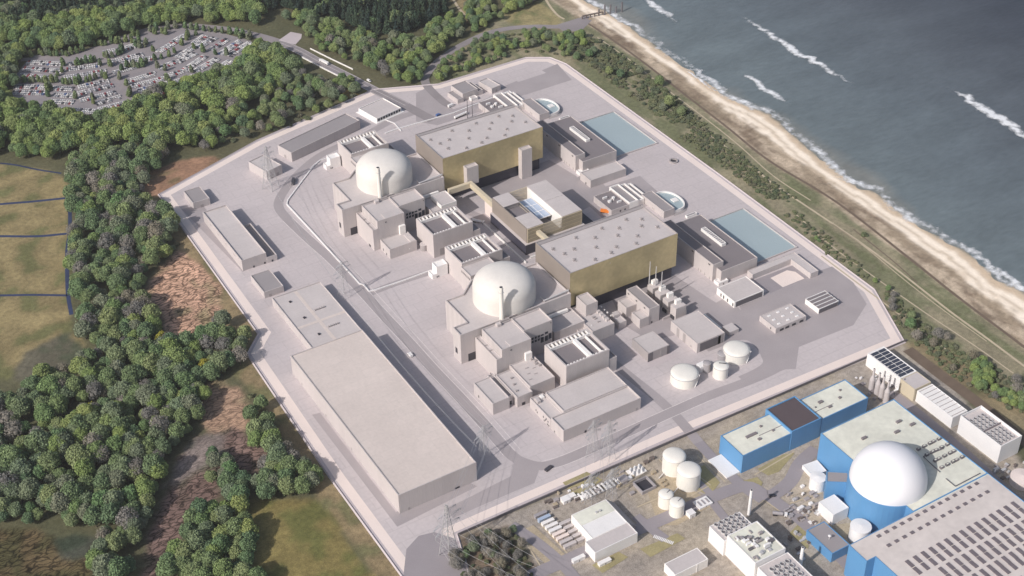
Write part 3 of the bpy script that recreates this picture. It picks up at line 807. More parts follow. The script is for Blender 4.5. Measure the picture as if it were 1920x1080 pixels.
        sub_box(g, 'roof_beam', x1 - 6.6, x1 - 5.8, Y(y0 + 1.3), Y(y1 - 6.9), 23, 25.6, 'wallw')
        for q in range(11):
            xx = x0 + 2.0 + q * 3.75
            f = MB().use('wallw'); f.prism([(xx, Y(y1 - 5.8)), (xx + .8, Y(y1 - 5.8)), (xx + .8, Y(y1 - 1.25)), (xx, Y(y1 - 1.25))], 18.6, 26.0); f.build('louvre', g)
        for q in range(13):
            xx = x0 + 2.2 + q * 3.1
            f = MB().use('wallw'); f.prism([(xx, Y(y0 + 1.25)), (xx + 1.3, Y(y0 + 1.25)), (xx + 1.3, Y(y0 + 2.6)), (xx, Y(y0 + 2.6))], 23.02, 25.7); f.build('tooth', g)
        Q = RC(x0, x1, y0, y1)
        op(g, Q[0], Q[1], .55, 5, 34, 7, 'walld', 'louvre_panel', .15)
        w_, r_ = walls_roof(g, RC(x1 + .05, x1 + 8, y0 + .3, y1 - 10), 15, 'wall', 'roofg'); w_.name, r_.name = 'annex_wall', 'annex_roof'
        if y0 > 0:
            w_, r_ = walls_roof(g, RC(-38.6, -9.5, 7.5, 25.1), 23.5, 'wall', 'roof'); w_.name, r_.name = 'front_wall', 'front_roof'
            Q = RC(-38.6, -9.5, 7.5, 25.1)
            for q in range(7): op(g, Q[3], Q[0], .1 + q * .13, 19, 1.0, 2.2, 'dark', 'window')
    # white stepped kiosk north of the podium
    wb = bld('white_kiosk', f'small bright white stepped tower beside the road, {who}', 'tower', RC(-50.2, -38.8, 50, 59), 12.2, 'white', 'white')
    w_, r_ = walls_roof(wb, RC(-55, -50.25, 50, 58), 5.0, 'white', 'white'); w_.name, r_.name = 'lower_wall', 'lower_roof'
    Q = RC(-55, -38.8, 50, 58)
    for sx in (.3, .4): op(wb, Q[0], Q[1], sx, 1.5, .8, 1.8, 'dark', 'door')
    sub_box(wb, 'stair', -38.7, -36.8, Y(51), Y(56), 0, 8.5, 'steeld')
    # cooling water pump house and its open basin
    ph = bld('pump_house', f'grey pump house with a raised strip roof by the basin, {who}', 'building', RC(162.5, 204, -95, -10), 13.4, 'wall', 'roofd', par=.8)
    w_, r_ = walls_roof(ph, RC(158.2, 169.8, -88.2, -8), 18.2, 'wall', 'roofd', z0=0, par=.8); w_.name, r_.name = 'strip_wall', 'strip_roof'
    w_, r_ = walls_roof(ph, RC(187.5, 192.5, -63.5, -32), 15.6, 'wallw', 'roofg', z0=12.6, par=.2); w_.name, r_.name = 'rooflight_wall', 'rooflight_roof'
    for q in range(12): sub_box(ph, 'rooflight_rib', 187.6, 192.4, Y(-62.8 + q * 2.6), Y(-62.3 + q * 2.6), 15.4, 15.75, 'wallw')
    Q = RC(158.2, 169.8, -88.2, -8)
    for sx in (.75, .79, .86, .95): op(ph, Q[3], Q[0], sx, 1.4, 1.2, 2.8, 'walld', 'door')
    for sx in (.33, .62, .93): op(ph, Q[3], Q[0], sx, 15.5, 2.6, 1.3, 'dark', 'window')
    PB = at2([z8(548, 238), z8(783, 152), z8(1288, 520), z8(925, 688)] if dy == 0 else [z7(545, 182), z7(790, 98), z7(1270, 455), z7(865, 605)], .5)
    PB = [(204.2, Y(-89)), (258, Y(-89)), (258, Y(-9)), (204.2, Y(-9))] if dy == 0 else [(204.2, 136.5), (261, 136.5), (261, 217.5), (204.2, 217.5)]
    fb = empty('forebay_basin', f'large open rectangular basin of pale blue water, {who}', 'basin', (235, Y(-50), 0), 'open water basins')
    rim = MB().use('wall'); I = inset(PB, 1.0)
    rim.prism(PB, 0, 1.6, top=False); rim.prism(list(reversed(I)), .2, 1.6, top=False)
    for i in range(4):
        j = (i + 1) % 4; rim.face([(*PB[i], 1.6), (*PB[j], 1.6), (*I[j], 1.6), (*I[i], 1.6)])
    rim.build('rim', fb)
    wt = MB().use('poolwater'); wt.face([(*p, .45) for p in I]); wt.build('water', fb)
unit(0.0, 'of the nearer reactor', False)
unit(225.3, 'of the farther reactor', True)

# extra blocks that only one of the reactors has
P = quad4(z3(655, 800), z3(830, 990), z3(1255, 800), 11.1)
fb = bld('access_block', 'small flat block with a notched roof in front of the farther safeguard block', 'building', P, 11.1)
sub_box(fb, 'roof_step', P[1][0] - 6, P[1][0] - .7, P[1][1] + .7, P[2][1] - 5, 10.3, 11.6, 'roof')
op(fb, P[3], P[0], .3, 3, 1.3, 2.4, 'dark', 'door'); op(fb, P[3], P[0], .62, 1.6, 1.3, 2.4, 'dark', 'door'); op(fb, P[0], P[1], .72, 4.5, .9, .9, 'white', 'lamp')
tk = empty('drum_tank', 'small grey drum tank between the flat access block and the farther sawtooth building', 'tank', (-38.5, 97, 0))
MB().use('walld').cyl(-38.5, 97, 0, 6.2, 3.6, 3.6, 24).build('shell', tk); MB().use('roof').lathe(-38.5, 97, [(3.7, 6.2), (3.7, 6.5)], 24).build('lid', tk)
# service blocks in front of the nearer reactor
P = quad4(zE(35, 330), zE(185, 495), zE(320, 445), 12)
a = bld('workshop', 'plain pale block at the front left of the joined low blocks near the warehouse', 'building', P, 12)
op(a, P[3], P[0], .25, 3, 1.4, 2.4, 'dark', 'door')
P1 = [(P[1][0] + .2, P[0][1] + 3.5), (P[1][0] + 5.5, P[0][1] + 3.5), (P[1][0] + 5.5, P[2][1] + 5), (P[1][0] + .2, P[2][1] + 5)]
w_, r_ = walls_roof(a, P1, 9.5, 'wall', 'roofg', par=1.5); w_.name, r_.name = 'link_wall', 'link_roof'
op(a, P1[0], P1[1], .4, 2.2, 3.4, 3.6, 'dark', 'door')
P = quad4(zE(205, 240), zE(375, 430), zE(490, 390), 13)
P = [(P[0][0], P[0][1]), (P[0][0] + 14.5, P[0][1]), (P[0][0] + 14.5, P[3][1] - 2), (P[0][0], P[3][1] - 2)]
a2 = bld('access_block', 'low block joined to the plain workshop, with hatches on its pale roof', 'building', P, 11)
op(a2, P[0], P[1], .4, 2, 3, 3, 'dark', 'door')
for q in range(3): sub_box(a2, 'roof_hatch', P[0][0] + 3 + 2.5 * q, P[0][0] + 5 + 2.5 * q, P[0][1] + 7 + 8 * q, P[0][1] + 8.4 + 8 * q, 10.1, 11.4, 'walld')
PB2 = [(P[1][0] + .15, P[0][1] + 4), (P[1][0] + 24, P[0][1] + 4), (P[1][0] + 24, P[2][1] + 3), (P[1][0] + .15, P[2][1] + 3)]
a3 = bld('access_block', 'broad flat block between the nearer safeguard block and the long double-roofed hall', 'building', PB2, 13)
for q in range(4): sub_box(a3, 'roof_hatch', PB2[1][0] - 5 + (q % 2) * 1.5, PB2[1][0] - 3 + (q % 2) * 1.5, PB2[2][1] - 4 - 3.4 * q, PB2[2][1] - 2 - 3.4 * q, 12.1, 13.5, 'walld')
for q in range(5): sub_box(a3, 'roof_pipe', PB2[0][0] + 4 + 2.6 * q, PB2[0][0] + 7 + 2.6 * q, PB2[0][1] + 8 + (q * 7) % 17, PB2[0][1] + 8.5 + (q * 7) % 17, 12.1, 12.6, 'walld')
NB = quad4(zE(650, 605), zE(750, 715), zE(1360, 445), 12)
lh = empty('double_hall', 'long hall with two parallel flat roofs beside the road at the front', 'hall', (NB[0][0], NB[0][1], 0))
walls_roof(lh, NB, 12, par=1.4)
L2 = [(NB[0][0] + 1.5, NB[3][1] + .05), (NB[1][0] - 1, NB[3][1] + .05), (NB[1][0] - 1, NB[3][1] + 27), (NB[0][0] + 12, NB[3][1] + 27), (NB[0][0] + 12, NB[3][1] + 6), (NB[0][0] + 1.5, NB[3][1] + 6)]
w_, r_ = walls_roof(lh, [L2[0], L2[1], L2[2], L2[3]] if False else [(NB[0][0] + 12, NB[3][1] + .05), L2[1], L2[2], L2[3]], 13.2); w_.name, r_.name = 'rear_wall', 'rear_roof'
L3 = [(NB[0][0] - .3, NB[3][1] + .1), (NB[0][0] + 11.9, NB[3][1] + .1), (NB[0][0] + 11.9, NB[3][1] + 31), (NB[0][0] - .3, NB[3][1] + 31)]
w_, r_ = walls_roof(lh, L3, 10); w_.name, r_.name = 'entrance_wall', 'entrance_roof'
for sx, zz in ((.30, 4), (.36, 3), (.66, 5), (.76, 4), (.80, 6), (.86, 1.7), (.92, 1.7), (.88, 5), (.7, 2)): op(lh, L3[3], L3[0], sx, zz, 1.1, 1.6, 'dark', 'window')
sub_box(lh, 'roof_kiosk', NB[0][0] + 1.5, NB[0][0] + 4.5, NB[3][1] + 22, NB[3][1] + 28, 9.1, 11.6, 'wall'); sub_box(lh, 'roof_kiosk', NB[0][0] + 7, NB[0][0] + 10, NB[3][1] + 25, NB[3][1] + 29, 9.1, 11, 'wallw')
op(lh, NB[0], NB[1], .28, 1.4, 1.8, 2.4, 'dark', 'door'); op(lh, NB[0], NB[1], .95, 1.6, 1.6, 3.0, 'walld', 'door'); op(lh, NB[3], NB[0], .3, 1.4, 1.0, 1.6, 'dark', 'door')

# operational service centre: fins round an open court on a dark plinth
_o = zm(900, 300, 4.8); _a, _b, _c = at(*_o(360, 375), 18.8), at(*_o(520, 540), 18.8), at(*_o(635, 495), 18.8)
GX0, GX1, GY0, GY1 = (_a[0] + _b[0]) / 2, _c[0], (_b[1] + _c[1]) / 2, _a[1]; print('GLASS', GX0, GX1, GY0, GY1)
OF = empty('office_building', 'office block of fine vertical fins round an open glass-roofed court, between the gold halls', 'office', (70, 70, 0))
sub_box(OF, 'plinth', 37.5, 103, 37.5, 102.5, 0, 10.7, 'darkbase')
sub_box(OF, 'terrace', 37.4, 103.1, 37.4, 102.6, 10.7, 11.2, 'roof')
w = MB().use('bronze_dimgold'); w.prism([(40, 40), (41.2, 40), (41.2, 103), (40, 103)], 11.2, 27); w.build('west_wall', OF)
for y0, y1 in ((40.0, 62), (83, 103)):
    b = MB().use('walld'); b.box(41.25, 58, y0 + .6, y1, 11.2, 26.6); b.build('pavilion_wall', OF)
    b = MB().use('roof'); b.box(41.25, 58.5, y0, y1 + .3, 26.6, 27.2); b.build('pavilion_roof', OF)
b = MB().use('roofd'); b.box(41.25, 62, 62.1, 82.9, 11.2, 22.5); b.build('link_roof', OF)
b = MB().use('wallw'); b.box(79.5, 100.5, 40.6, 102.8, 11.2, 26.6); b.build('east_wing', OF)
for xa, xb in ((41.3, 57.9), (79.6, 100.4)):
    b = MB().use('curtain'); b.box(xa, xb, 40.1, 40.55, 11.3, 26.3); b.build('glazing', OF)
b = MB().use('curtain'); b.box(100.55, 100.9, 41, 102, 11.3, 26.3); b.build('glazing', OF)
b = MB().use('roofg' if False else 'roof'); b.box(79.2, 101, 40, 70.9, 26.6, 27.2); b.box(79.2, 101, 71.2, 103, 26.6, 27.2); b.build('east_roof', OF)
b = MB().use('roofg'); b.box(58.1, 79.1, 41, 102.5, 11.2, 11.6); b.build('court_floor', OF)
b = MB().use('glassb'); b.box(GX0, GX1, GY0, GY1, 18.2, 18.8); gr = b.build('glass_roof', OF)
b = MB().use('white')
for yy in np.linspace(GY0, GY1, 4): b.box(GX0 - .1, GX1 + .1, yy - .25, yy + .25, 18.4, 19.1)
for xx in (GX0, (GX0 + GX1) / 2, GX1): b.box(xx - .2, xx + .2, GY0, GY1, 18.4, 19.0)
b.build('frame', gr)
for (x0, y0, x1, y1, nn) in ((41, 39.6, 100.8, 39.6, 52), (58, 103.1, 79, 103.1, 18), (101.2, 40, 101.2, 103, 40), (58.6, 46, 58.6, 83, 16)):
    b = MB().use('goldpale')
    for k in range(nn):
        t = k / (nn - 1); x, y = x0 + (x1 - x0) * t, y0 + (y1 - y0) * t
        b.box(x - .16, x + .16, y - .35, y + .35, 11.2, 26.6 if x0 != 58.6 else 22)
    for zz in (15, 19, 23, 26.4):
        if x0 == x1: b.box(x0 - .2, x0 + .2, y0, y1, zz - .15, zz + .15)
        else: b.box(x0, x1, y0 - .2, y0 + .2, zz - .15, zz + .15)
    b.build('facade_fins', OF)
b = MB().use('glassd'); b.box(58.1, 79.1, 40.4, 40.8, 11.7, 13.5); b.build('court_glazing', OF)
b = MB().use('goldpale'); b.box(50, 54, 23, 39.2, 18, 22); 
fbz = b.build('footbridge'); tag(fbz, 'short pale footbridge from the finned office to the nearer gold hall', 'footbridge')
GB = empty('gallery', 'pale gold walled gallery joining the farther gold hall to the finned office', 'gallery', (30, 120, 0))
b = MB().use('goldpale'); b.box(18, 45, 148, 151.5, 14, 19.5); b.box(41.5, 45, 104, 147.9, 14, 19.5); b.build('corridor', GB)
b = MB().use('cream'); b.box(41.6, 44.9, 104, 120, 0, 13.9); b.build('stair_core', GB)
for (x0, x1, z0) in ((41, 54, 14), (104, 116, 9)):
    ls = bld('lift_shaft', ('short' if x0 < 50 else 'tall') + ' pale shaft standing against the farther gold turbine hall', 'shaft', [(x0, 152.5), (x1, 152.5), (x1, 159.2), (x0, 159.2)], 34, 'wall', 'roof', z0=z0 if x0 < 50 else 0)
# yard walls round the office plinth
tag(sub_box(None, 'retaining_wall', 38, 112, 30.5, 31.5, 0, 1.6, 'wallw'), 'low pale wall along the front of the finned office yard', 'wall')
tag(sub_box(None, 'retaining_wall', 30, 31.2, 26, 104, 0, 1.6, 'wallw'), 'low pale wall along the left side of the finned office yard', 'wall')
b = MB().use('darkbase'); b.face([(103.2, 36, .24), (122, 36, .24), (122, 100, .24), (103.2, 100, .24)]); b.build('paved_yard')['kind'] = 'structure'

# workshops beside the circular forebays, one pair for each unit
def plant_pair(dy, who):
    Y = lambda v: v + dy
    L, N, Rr = at(*zF(295, 265), 7), at(*zF(480, 415), 7), at(*zF(660, 345), 7)
    P = [(N[0], Y(N[1])), (Rr[0], Y(N[1])), (Rr[0], Y(L[1])), (N[0], Y(L[1]))]
    g = bld('ventilation_plant', f'low dark-roofed plant block with small rooftop units, {who}', 'building', P, 7, 'wall', 'roofd')
    cx, cy = (P[0][0] + P[1][0]) / 2 + 1, (P[0][1] + P[2][1]) / 2
    for k, (ax, ay, sx, sy) in enumerate(((-4, -1, 1.2, 1.6), (3, 2.5, 1.2, 1.4), (4, -6, 2.4, .7), (-4, 7, 2.4, .7))): sub_box(g, 'rooftop_unit', cx + ax - sx, cx + ax + sx, cy + ay - sy, cy + ay + sy, 6.1, 8, 'white')
    for k in range(4): sub_box(g, 'rooftop_pipe', cx - 2 + k * 1.6, cx - 1.2 + k * 1.6, cy - .5 + (k % 2) * 2, cy + .5 + (k % 2) * 2, 6.1, 7.4, 'wallw')
    for sx in (.5, .76): op(g, P[0], P[1], sx, 3, 1.5, 2, 'dark', 'window')
    x = P[1][0]
    for k, w in enumerate((11, 8, 7)):
        w_, r_ = walls_roof(g, [(x + .1, P[0][1] + k * 1.5), (x + w, P[0][1] + k * 1.5), (x + w, P[2][1] + 4), (x + .1, P[2][1] + 4)], 8.5 - k * 2, 'wallw', 'roofg', par=1.6, th=1.0); w_.name, r_.name = 'bay_wall', 'bay_roof'
        x += w
    L, N, Rr = at(*zF(800, 250), 7), at(*zF(1025, 435), 7), at(*zF(1135, 395), 7)
    P = [(N[0], Y(N[1])), (Rr[0], Y(N[1])), (Rr[0], Y(L[1])), (N[0], Y(L[1]))]
    s = bld('screen_house', f'narrow dark-roofed block against the rounded basin, {who}', 'building', P, 8, 'wall', 'roofg')
    for sx in (.5, .56): op(s, P[3], P[0], sx, 2, .8, 2.2, 'walld', 'door')
    c0, cy = P[1][0] + .3, (P[0][1] + P[2][1]) / 2
    hr = (P[2][1] - P[0][1]) / 2 - .5
    arc = [(c0, cy - hr)] + [(c0 + 8 + 12 * math.cos(a) , cy + hr * math.sin(a)) for a in [R(-90 + k * 10) for k in range(19)]] + [(c0, cy + hr)]
    fb = empty('round_basin', f'rounded open basin of pale blue water, {who}', 'basin', (c0 + 9, cy, 0), 'rounded water basins')
    I = inset(ccw(arc), 1.1); A = ccw(arc)
    rim = MB().use('wallw'); rim.prism(A, 0, 4.2, top=False); rim.prism(list(reversed(I)), .3, 4.2, top=False)
    for i in range(len(A)):
        j = (i + 1) % len(A); rim.face([(*A[i], 4.2), (*A[j], 4.2), (*I[j], 4.2), (*I[i], 4.2)])
    rim.build('rim', fb)
    wt = MB().use('poolwater'); wt.face([(*p, 2.4) for p in I]); wt.build('water', fb)
    dk = MB().use('wallw'); dk.box(c0 + 10, c0 + 16, cy - 4, cy + 2, 2.5, 3.4); dk.build('deck', fb)
    wl_ = MB().use('walld'); P3 = inset(A, -2.6)
    for i in range(len(A) - 1):
        j = i + 1
        wl_.face([(*A[i], 1.2), (*P3[i], .25), (*P3[j], .25), (*A[j], 1.2)])
    wl_.build('bank', fb)
    h = bld('annex_hut', f'tiny flat hut in front of the rounded basin, {who}', 'hut', [(c0 + 6, cy - hr - 13), (c0 + 18, cy - hr - 13), (c0 + 18, cy - hr - 9.5), (c0 + 6, cy - hr - 9.5)], 2.4, 'wallw', 'roofg', par=.3)
plant_pair(0, 'near the nearer gold hall')
plant_pair(225.3, 'near the farther gold hall')
# long low block between the farther pump house and the plant block
P = quad4(z7(405, 800), z7(530, 890), z7(925, 755), 9)
e = bld('stores_building', 'long plain pale block in front of the farther pump house', 'building', P, 9, 'wall', 'roof')
op(e, P[3], P[0], .55, 1.5, 1.4, 2.2, 'dark', 'door')
for (dy, who) in ((225.3, 'farther'), (0, 'nearer')):
    h = bld('annex_hut', f'small bright white hut at the near corner of the {who} pump house', 'hut', [(158, -98 + dy), (169, -98 + dy), (169, -91 + dy), (158, -91 + dy)] if dy == 0 else [(157, 127), (169, 127), (169, 134), (157, 134)], 3.6, 'white', 'white')
    op(h, root_poly[h.name][0], root_poly[h.name][1], .5, 1.3, 1.2, 2.0, 'walld', 'door')
# northern buildings behind the farther gold hall
for (L, N, Rr, z, w, lab, rf) in ((zH(145, 150), zH(245, 235), zH(390, 185), 9, 'wall', 'tall dark-roofed block by the northern edge with two lower wings', 'roofg'),
                                  (zH(418, 105), zH(525, 185), zH(610, 150), 7, 'wall', 'pale plain block by the northern edge, right of the dark-roofed block', 'roof')):
    P = quad4(L, N, Rr, z, False)
    g = bld('stores_building', lab, 'building', P, z, w, rf)
    op(g, P[0], P[1], .5, 2, 2.5, 3.2, 'walld', 'door')
    if rf == 'roofg':
        u, v = np.array(P[1]) - np.array(P[0]), np.array(P[3]) - np.array(P[0])
        for (a, b, c, d, n_) in ((-.42, -.02, -.1, .75, 'wing'), (1.02, 1.34, .0, .95, 'wing')):
            q = [tuple(np.array(P[0]) + u * s + v * t) for s, t in ((a, c), (b, c), (b, d), (a, d))]
            w_, r_ = walls_roof(g, q, 5.5, 'wall', 'roofg'); w_.name, r_.name = n_ + '_wall', n_ + '_roof'
        q = [tuple(np.array(P[0]) + u * s + v * t) for s, t in ((.35, -.32), (.75, -.32), (.75, -.05), (.35, -.05))]
        w_, r_ = walls_roof(g, q, 3.4, 'wallw', 'roof'); w_.name, r_.name = 'porch_wall', 'porch_roof'

# blocks and tanks south-east of the nearer gold hall
P = quad4(z6(95, 650), z6(305, 850), z6(555, 755), 13)
P = [(P[0][0], P[0][1]), (P[1][0], P[0][1]), (P[1][0], -67.5), (P[0][0], -67.5)]
t = bld('ventilation_plant', 'flat block crowded with roof ducts and a square tower, touching the nearer gold hall', 'building', P, 13, 'wall', 'roof')
w_, r_ = walls_roof(t, [(P[1][0] - 15, -84), (P[1][0] - 3, -84), (P[1][0] - 3, -68), (P[1][0] - 15, -68)], 24, 'wall', 'roof', z0=12); w_.name, r_.name = 'tower_wall', 'tower_roof'
w_, r_ = walls_roof(t, [(P[0][0] - 7, P[0][1] + 6), (P[0][0] - .1, P[0][1] + 6), (P[0][0] - .1, -74), (P[0][0] - 7, -74)], 9, 'wall', 'roof'); w_.name, r_.name = 'ledge_wall', 'ledge_roof'
for k in range(14):
    xx, yy = P[0][0] + 4 + (k * 7.3) % 22, P[0][1] + 8 + (k * 5.7) % 22
    sub_box(t, 'roof_duct', xx, xx + 1 + (k % 3) * 1.3, yy, yy + .7 + (k % 2) * .9, 12.1, 12.9 + (k % 3) * .3, ('wallw', 'walld', 'steel')[k % 3])
for k in range(4): sub_box(t, 'rooftop_unit', P[1][0] - 4, P[1][0] - 1.2, P[0][1] + 6 + 4.5 * k, P[0][1] + 8.8 + 4.5 * k, 12.1, 14.2, 'wall')
P = quad4(z9(565, 255), z9(825, 475), z9(945, 435), 17)
t = bld('transformer_hall', 'narrow tall grey-roofed block with two stubby wings, in front of the nearer gold hall', 'building', P, 17, 'wall', 'roofg')
x0, y0, y1 = P[0][0], P[0][1], P[3][1]
for (dx, a, b, zz) in ((-11, y1 - 16, y1 - 3, 11), (-10, y0 - .6, y0 + 12, 10)):
    w_, r_ = walls_roof(t, [(x0 + dx, a), (x0 - .1, a), (x0 - .1, b), (x0 + dx, b)], zz, 'wall', 'roof'); w_.name, r_.name = 'wing_wall', 'wing_roof'
for sx in (.1, .45, .8): op(t, P[3], P[0], sx, 14, 2.2, 1.3, 'dark', 'window')
op(t, P[0], P[1], .3, 1.6, 1.2, 2.4, 'dark', 'door')
k = bld('pump_kiosk', 'small stepped pale kiosk between the ducted flat block and the narrow tall block', 'kiosk', [(x0 - 26, y0 + 8), (x0 - 18, y0 + 8), (x0 - 18, y0 + 22), (x0 - 26, y0 + 22)], 7, 'wall', 'roof')
sub_box(k, 'upper_box', x0 - 25, x0 - 19, y0 + 17, y0 + 22, 6.2, 9, 'wall')
# four big transformers in a row and three lightning masts
for i in range(4):
    x, y = P[1][0] + 9, P[3][1] - 4 - i * 11.5
    w3 = empty('transformer', 'boxy pale transformer with a tank on top, ' + ('first from the gold hall in its row', 'second from the gold hall in its row', 'third from the gold hall in its row', 'last in its row, nearest the yard')[i], 'transformer', (x + 6, y, 0), 'row of four transformers')
    x += 3
    sub_box(w3, 'tank', x, x + 11, y - 4, y + 4, 0, 13, 'wall'); sub_box(w3, 'conservator', x + 3.5, x + 9, y + .5, y + 3.8, 13, 17, 'wallw'); sub_box(w3, 'cooler', x - 1.2, x - .05, y - 2.5, y + 2.5, .5, 3.5, 'dark')
    sub_box(w3, 'radiator', x + 11.1, x + 13, y - 3, y + 3, .3, 6, 'steel')
for i, (b_, lab) in enumerate(((z9(818, 290), 'left'), (z9(885, 345), 'middle'), (z9(950, 405), 'right'))):
    q = at(*b_)
    m_ = empty('lightning_mast', f'slim tall grey mast among the transformers, {lab} of the three', 'mast', q, 'lightning masts')
    MB().use('steel').cyl(q[0], q[1], 0, 34, .75, .3, 8).build('pole', m_); MB().use('steel').cyl(q[0], q[1], 0, .8, 1.4, 1.4, 10).build('footing', m_)
tag(sub_box(None, 'fire_wall', P[1][0] + 3, P[1][0] + 22, y0 - 2, y0 - 1.4, 0, 3, 'wall'), 'low pale wall closing the transformer row on the yard side', 'wall')
fr = MB().use('white'); Q = ccw(at2([z9(1045, 550), z9(1130, 515), z9(1190, 560), z9(1105, 605)])); I = inset(Q, .9)
for i in range(4):
    j = (i + 1) % 4; fr.face([(*Q[i], .5), (*Q[j], .5), (*I[j], .5), (*I[i], .5)]); fr.face([(*Q[i], 0), (*Q[j], 0), (*Q[j], .5), (*Q[i], .5)]); fr.face([(*I[j], 0), (*I[i], 0), (*I[i], .5), (*I[j], .5)])
tag(fr.build('pit_frame'), 'white square frame round a pit behind the big pale hall', 'frame')

P = quad4(zD(130, 385), zD(290, 530), zD(490, 445), 9.5)
t = bld('electrical_building', 'cube-like pale building with a dark corner panel, left of the big panelled hall', 'building', P, 9.5, 'walld', 'roof', par=.3)
op(t, P[0], P[1], .1, 4.6, 5, 9, 'steeld', 'cladding_panel', .1); op(t, P[0], P[1], .95, 4.6, 3, 9, 'steeld', 'cladding_panel', .1); op(t, P[0], P[1], .62, 4.0, 2.2, 7.5, 'walld', 'cladding_panel', .2)
ap = MB().use('lilac'); ap.face([(P[0][0] - 2, P[0][1] - 7, .26), (P[1][0] + 6, P[0][1] - 7, .26), (P[1][0] + 6, P[0][1], .26), (P[0][0] - 2, P[0][1], .26)]); ap.build('paved_apron')['kind'] = 'structure'
P = quad4(zD(505, 215), zD(760, 435), zD(1025, 325), 10.5)
t = bld('panelled_hall', 'big pale hall with dark vertical panels beside the white tanks', 'hall', P, 10.5, 'wall', 'roof', par=.4)
for sx in (.28, .52): op(t, P[3], P[0], sx, 4.8, 3.6, 9, 'walld', 'cladding_panel', .15)
op(t, P[3], P[0], .78, 2.4, 1.5, 1.8, 'walld', 'door')
op(t, P[0], P[1], .48, 4.8, 22, 8.8, 'steeld', 'cladding_panel', .12); op(t, P[0], P[1], .86, 4.8, 5.5, 9.4, 'roofg', 'cladding_panel', .12)
sub_box(t, 'side_porch', P[1][0] + 9, P[1][0] + 19, P[1][1] + 4, P[1][1] + 14, 0, 4, 'wall')
sub_box(t, 'side_ramp', P[1][0] + 8, P[1][0] + 9.6, P[1][1] + 15, P[3][1] + 2, 0, 1.4, 'wallw')
for (cx, cy, r_, h_, lab, mm) in ((1291, 722, 11.6, 9.2, 'wide white domed tank, leftmost of the group at the yard edge', 'tank'), (1388, 677, 11.2, 9.2, 'wide white domed tank, rightmost of the group at the yard edge', 'tank'),
                                 (1355, 709, 6.4, 11, 'narrower white tank standing between the two wide tanks', 'tank'), (1327, 698, 3.2, 9.5, 'slim grey tank beside the leftmost wide tank', 'tankg'), (1357.5, 676, 4.2, 6.5, 'slim grey tank beside the rightmost wide tank', 'tankg')):
    q = at(cx, cy)
    x, y = q[0], q[1] + r_ * .55
    g = empty('storage_tank', lab, 'tank', (x, y, 0), 'storage tanks at the yard edge')
    MB().use(mm).lathe(x, y, [(r_, 0), (r_, h_), (r_ - .3, h_ + .05)], 48, False).build('shell', g, smooth=False)
    dm = [( (r_ - .3) * math.cos(a), h_ + (r_ * .2) * math.sin(a)) for a in [k / 6 * math.pi / 2 for k in range(6)]] + [(.2, h_ + r_ * .2)]
    MB().use(mm).lathe(x, y, dm, 48).build('roof', g, smooth=True)
    MB().use('steel').lathe(x, y, [(r_ + .15, h_ - .4), (r_ + .3, h_ - .4), (r_ + .3, h_ + .1), (r_ + .15, h_ + .1)], 48, False).build('rim', g)
    if r_ == 6.4: MB().use('dark').rbox(x + 2, y + .5, R(-40), 6, .7, h_ + .4, h_ + 1.6).build('stair', g)
    if r_ > 10: MB().use('steel').bar((x + r_ * .2, y - r_ - .2, 0), (x + r_ * .75, y - r_ * .8, h_), .35, 4).build('stair', g)
q = at(1318, 692); tag(sub_box(None, 'pump_shelter', q[0] - 5, q[0] + 5, q[1] - 3, q[1] + 3, 0, 6, 'white'), 'small white box shelter behind the slim grey tank', 'shelter')

# eastern yard
P = quad4(zG(130, 510), zG(290, 650), zG(580, 535), 7)
t = bld('training_building', 'flat pale building with white window wall, next to the walled court', 'building', P, 7, 'wallw', 'roof', par=.5)
op(t, P[0], P[1], .5, 3.4, (P[1][0] - P[0][0]) * .9, 5.4, 'steeld', 'glazing', .12)
for sx in (.25, .4, .62, .92): op(t, P[3], P[0], sx, 2.8, 1.4, 3.4, 'dark', 'window')
CT = at2([zG(420, 345), zG(870, 165), zG(1105, 345), zG(1030, 375), zG(840, 235), zG(470, 385)], 6)
t = bld('court_building', 'angled pale building wrapped round a small paved court by the eastern edge', 'building', CT, 6, 'wall', 'roof', par=.5)
yard([zG(480, 440), zG(850, 300), zG(1010, 410), zG(640, 565)], .27, 'asphalt2'); yard([zG(640, 420), zG(800, 345), zG(880, 360), zG(970, 425), zG(760, 510)], .30, 'cream')
P = quad4(zG(540, 780), zG(690, 905), zG(990, 785), 6)
t = bld('laboratory', 'low pale building with nine small square rooflights', 'building', P, 6, 'wall', 'roof', par=.5)
for sx in (.2, .38, .6, .85): op(t, P[0], P[1], sx, 2.4, 4.2, 2.2, 'dark', 'window')
op(t, P[3], P[0], .7, 2.2, 1.0, 2.2, 'dark', 'door')
for i in range(3):
    for j in range(3):
        xx, yy = P[0][0] + (P[1][0] - P[0][0]) * (.2 + .3 * i), P[0][1] + (P[3][1] - P[0][1]) * (.2 + .3 * j)
        sub_box(t, 'rooflight', xx - 1.4, xx + 1.4, yy - .9, yy + .9, 5.4, 6.1, 'white')
P = quad4(zG(975, 620), zG(1110, 715), zG(1300, 640), 5.5)
t = bld('striped_shed', 'small shed with dark roof bands divided by white ribs', 'shed', P, 5.5, 'wallw', 'roofd', par=.15, th=.3)
for k in range(5):
    yy = P[0][1] + (P[3][1] - P[0][1]) * k / 4
    sub_box(t, 'roof_rib', P[0][0] - .1, P[1][0] + .1, min(yy, P[3][1] - .4) - .3, min(yy, P[3][1] - .4) + .3, 5.3, 5.9, 'white')
op(t, P[0], P[1], .5, 2.6, (P[1][0] - P[0][0]) * .96, 4.4, 'steeld', 'cladding_panel')
for sx in (.2, .5): op(t, P[3], P[0], sx, 2.2, 1.6, 3.2, 'white', 'door', .2)
q = at(1263, 303); w3 = empty('shaft_mouth', 'small dark round shaft mouth alone on the open eastern yard', 'shaft', q)
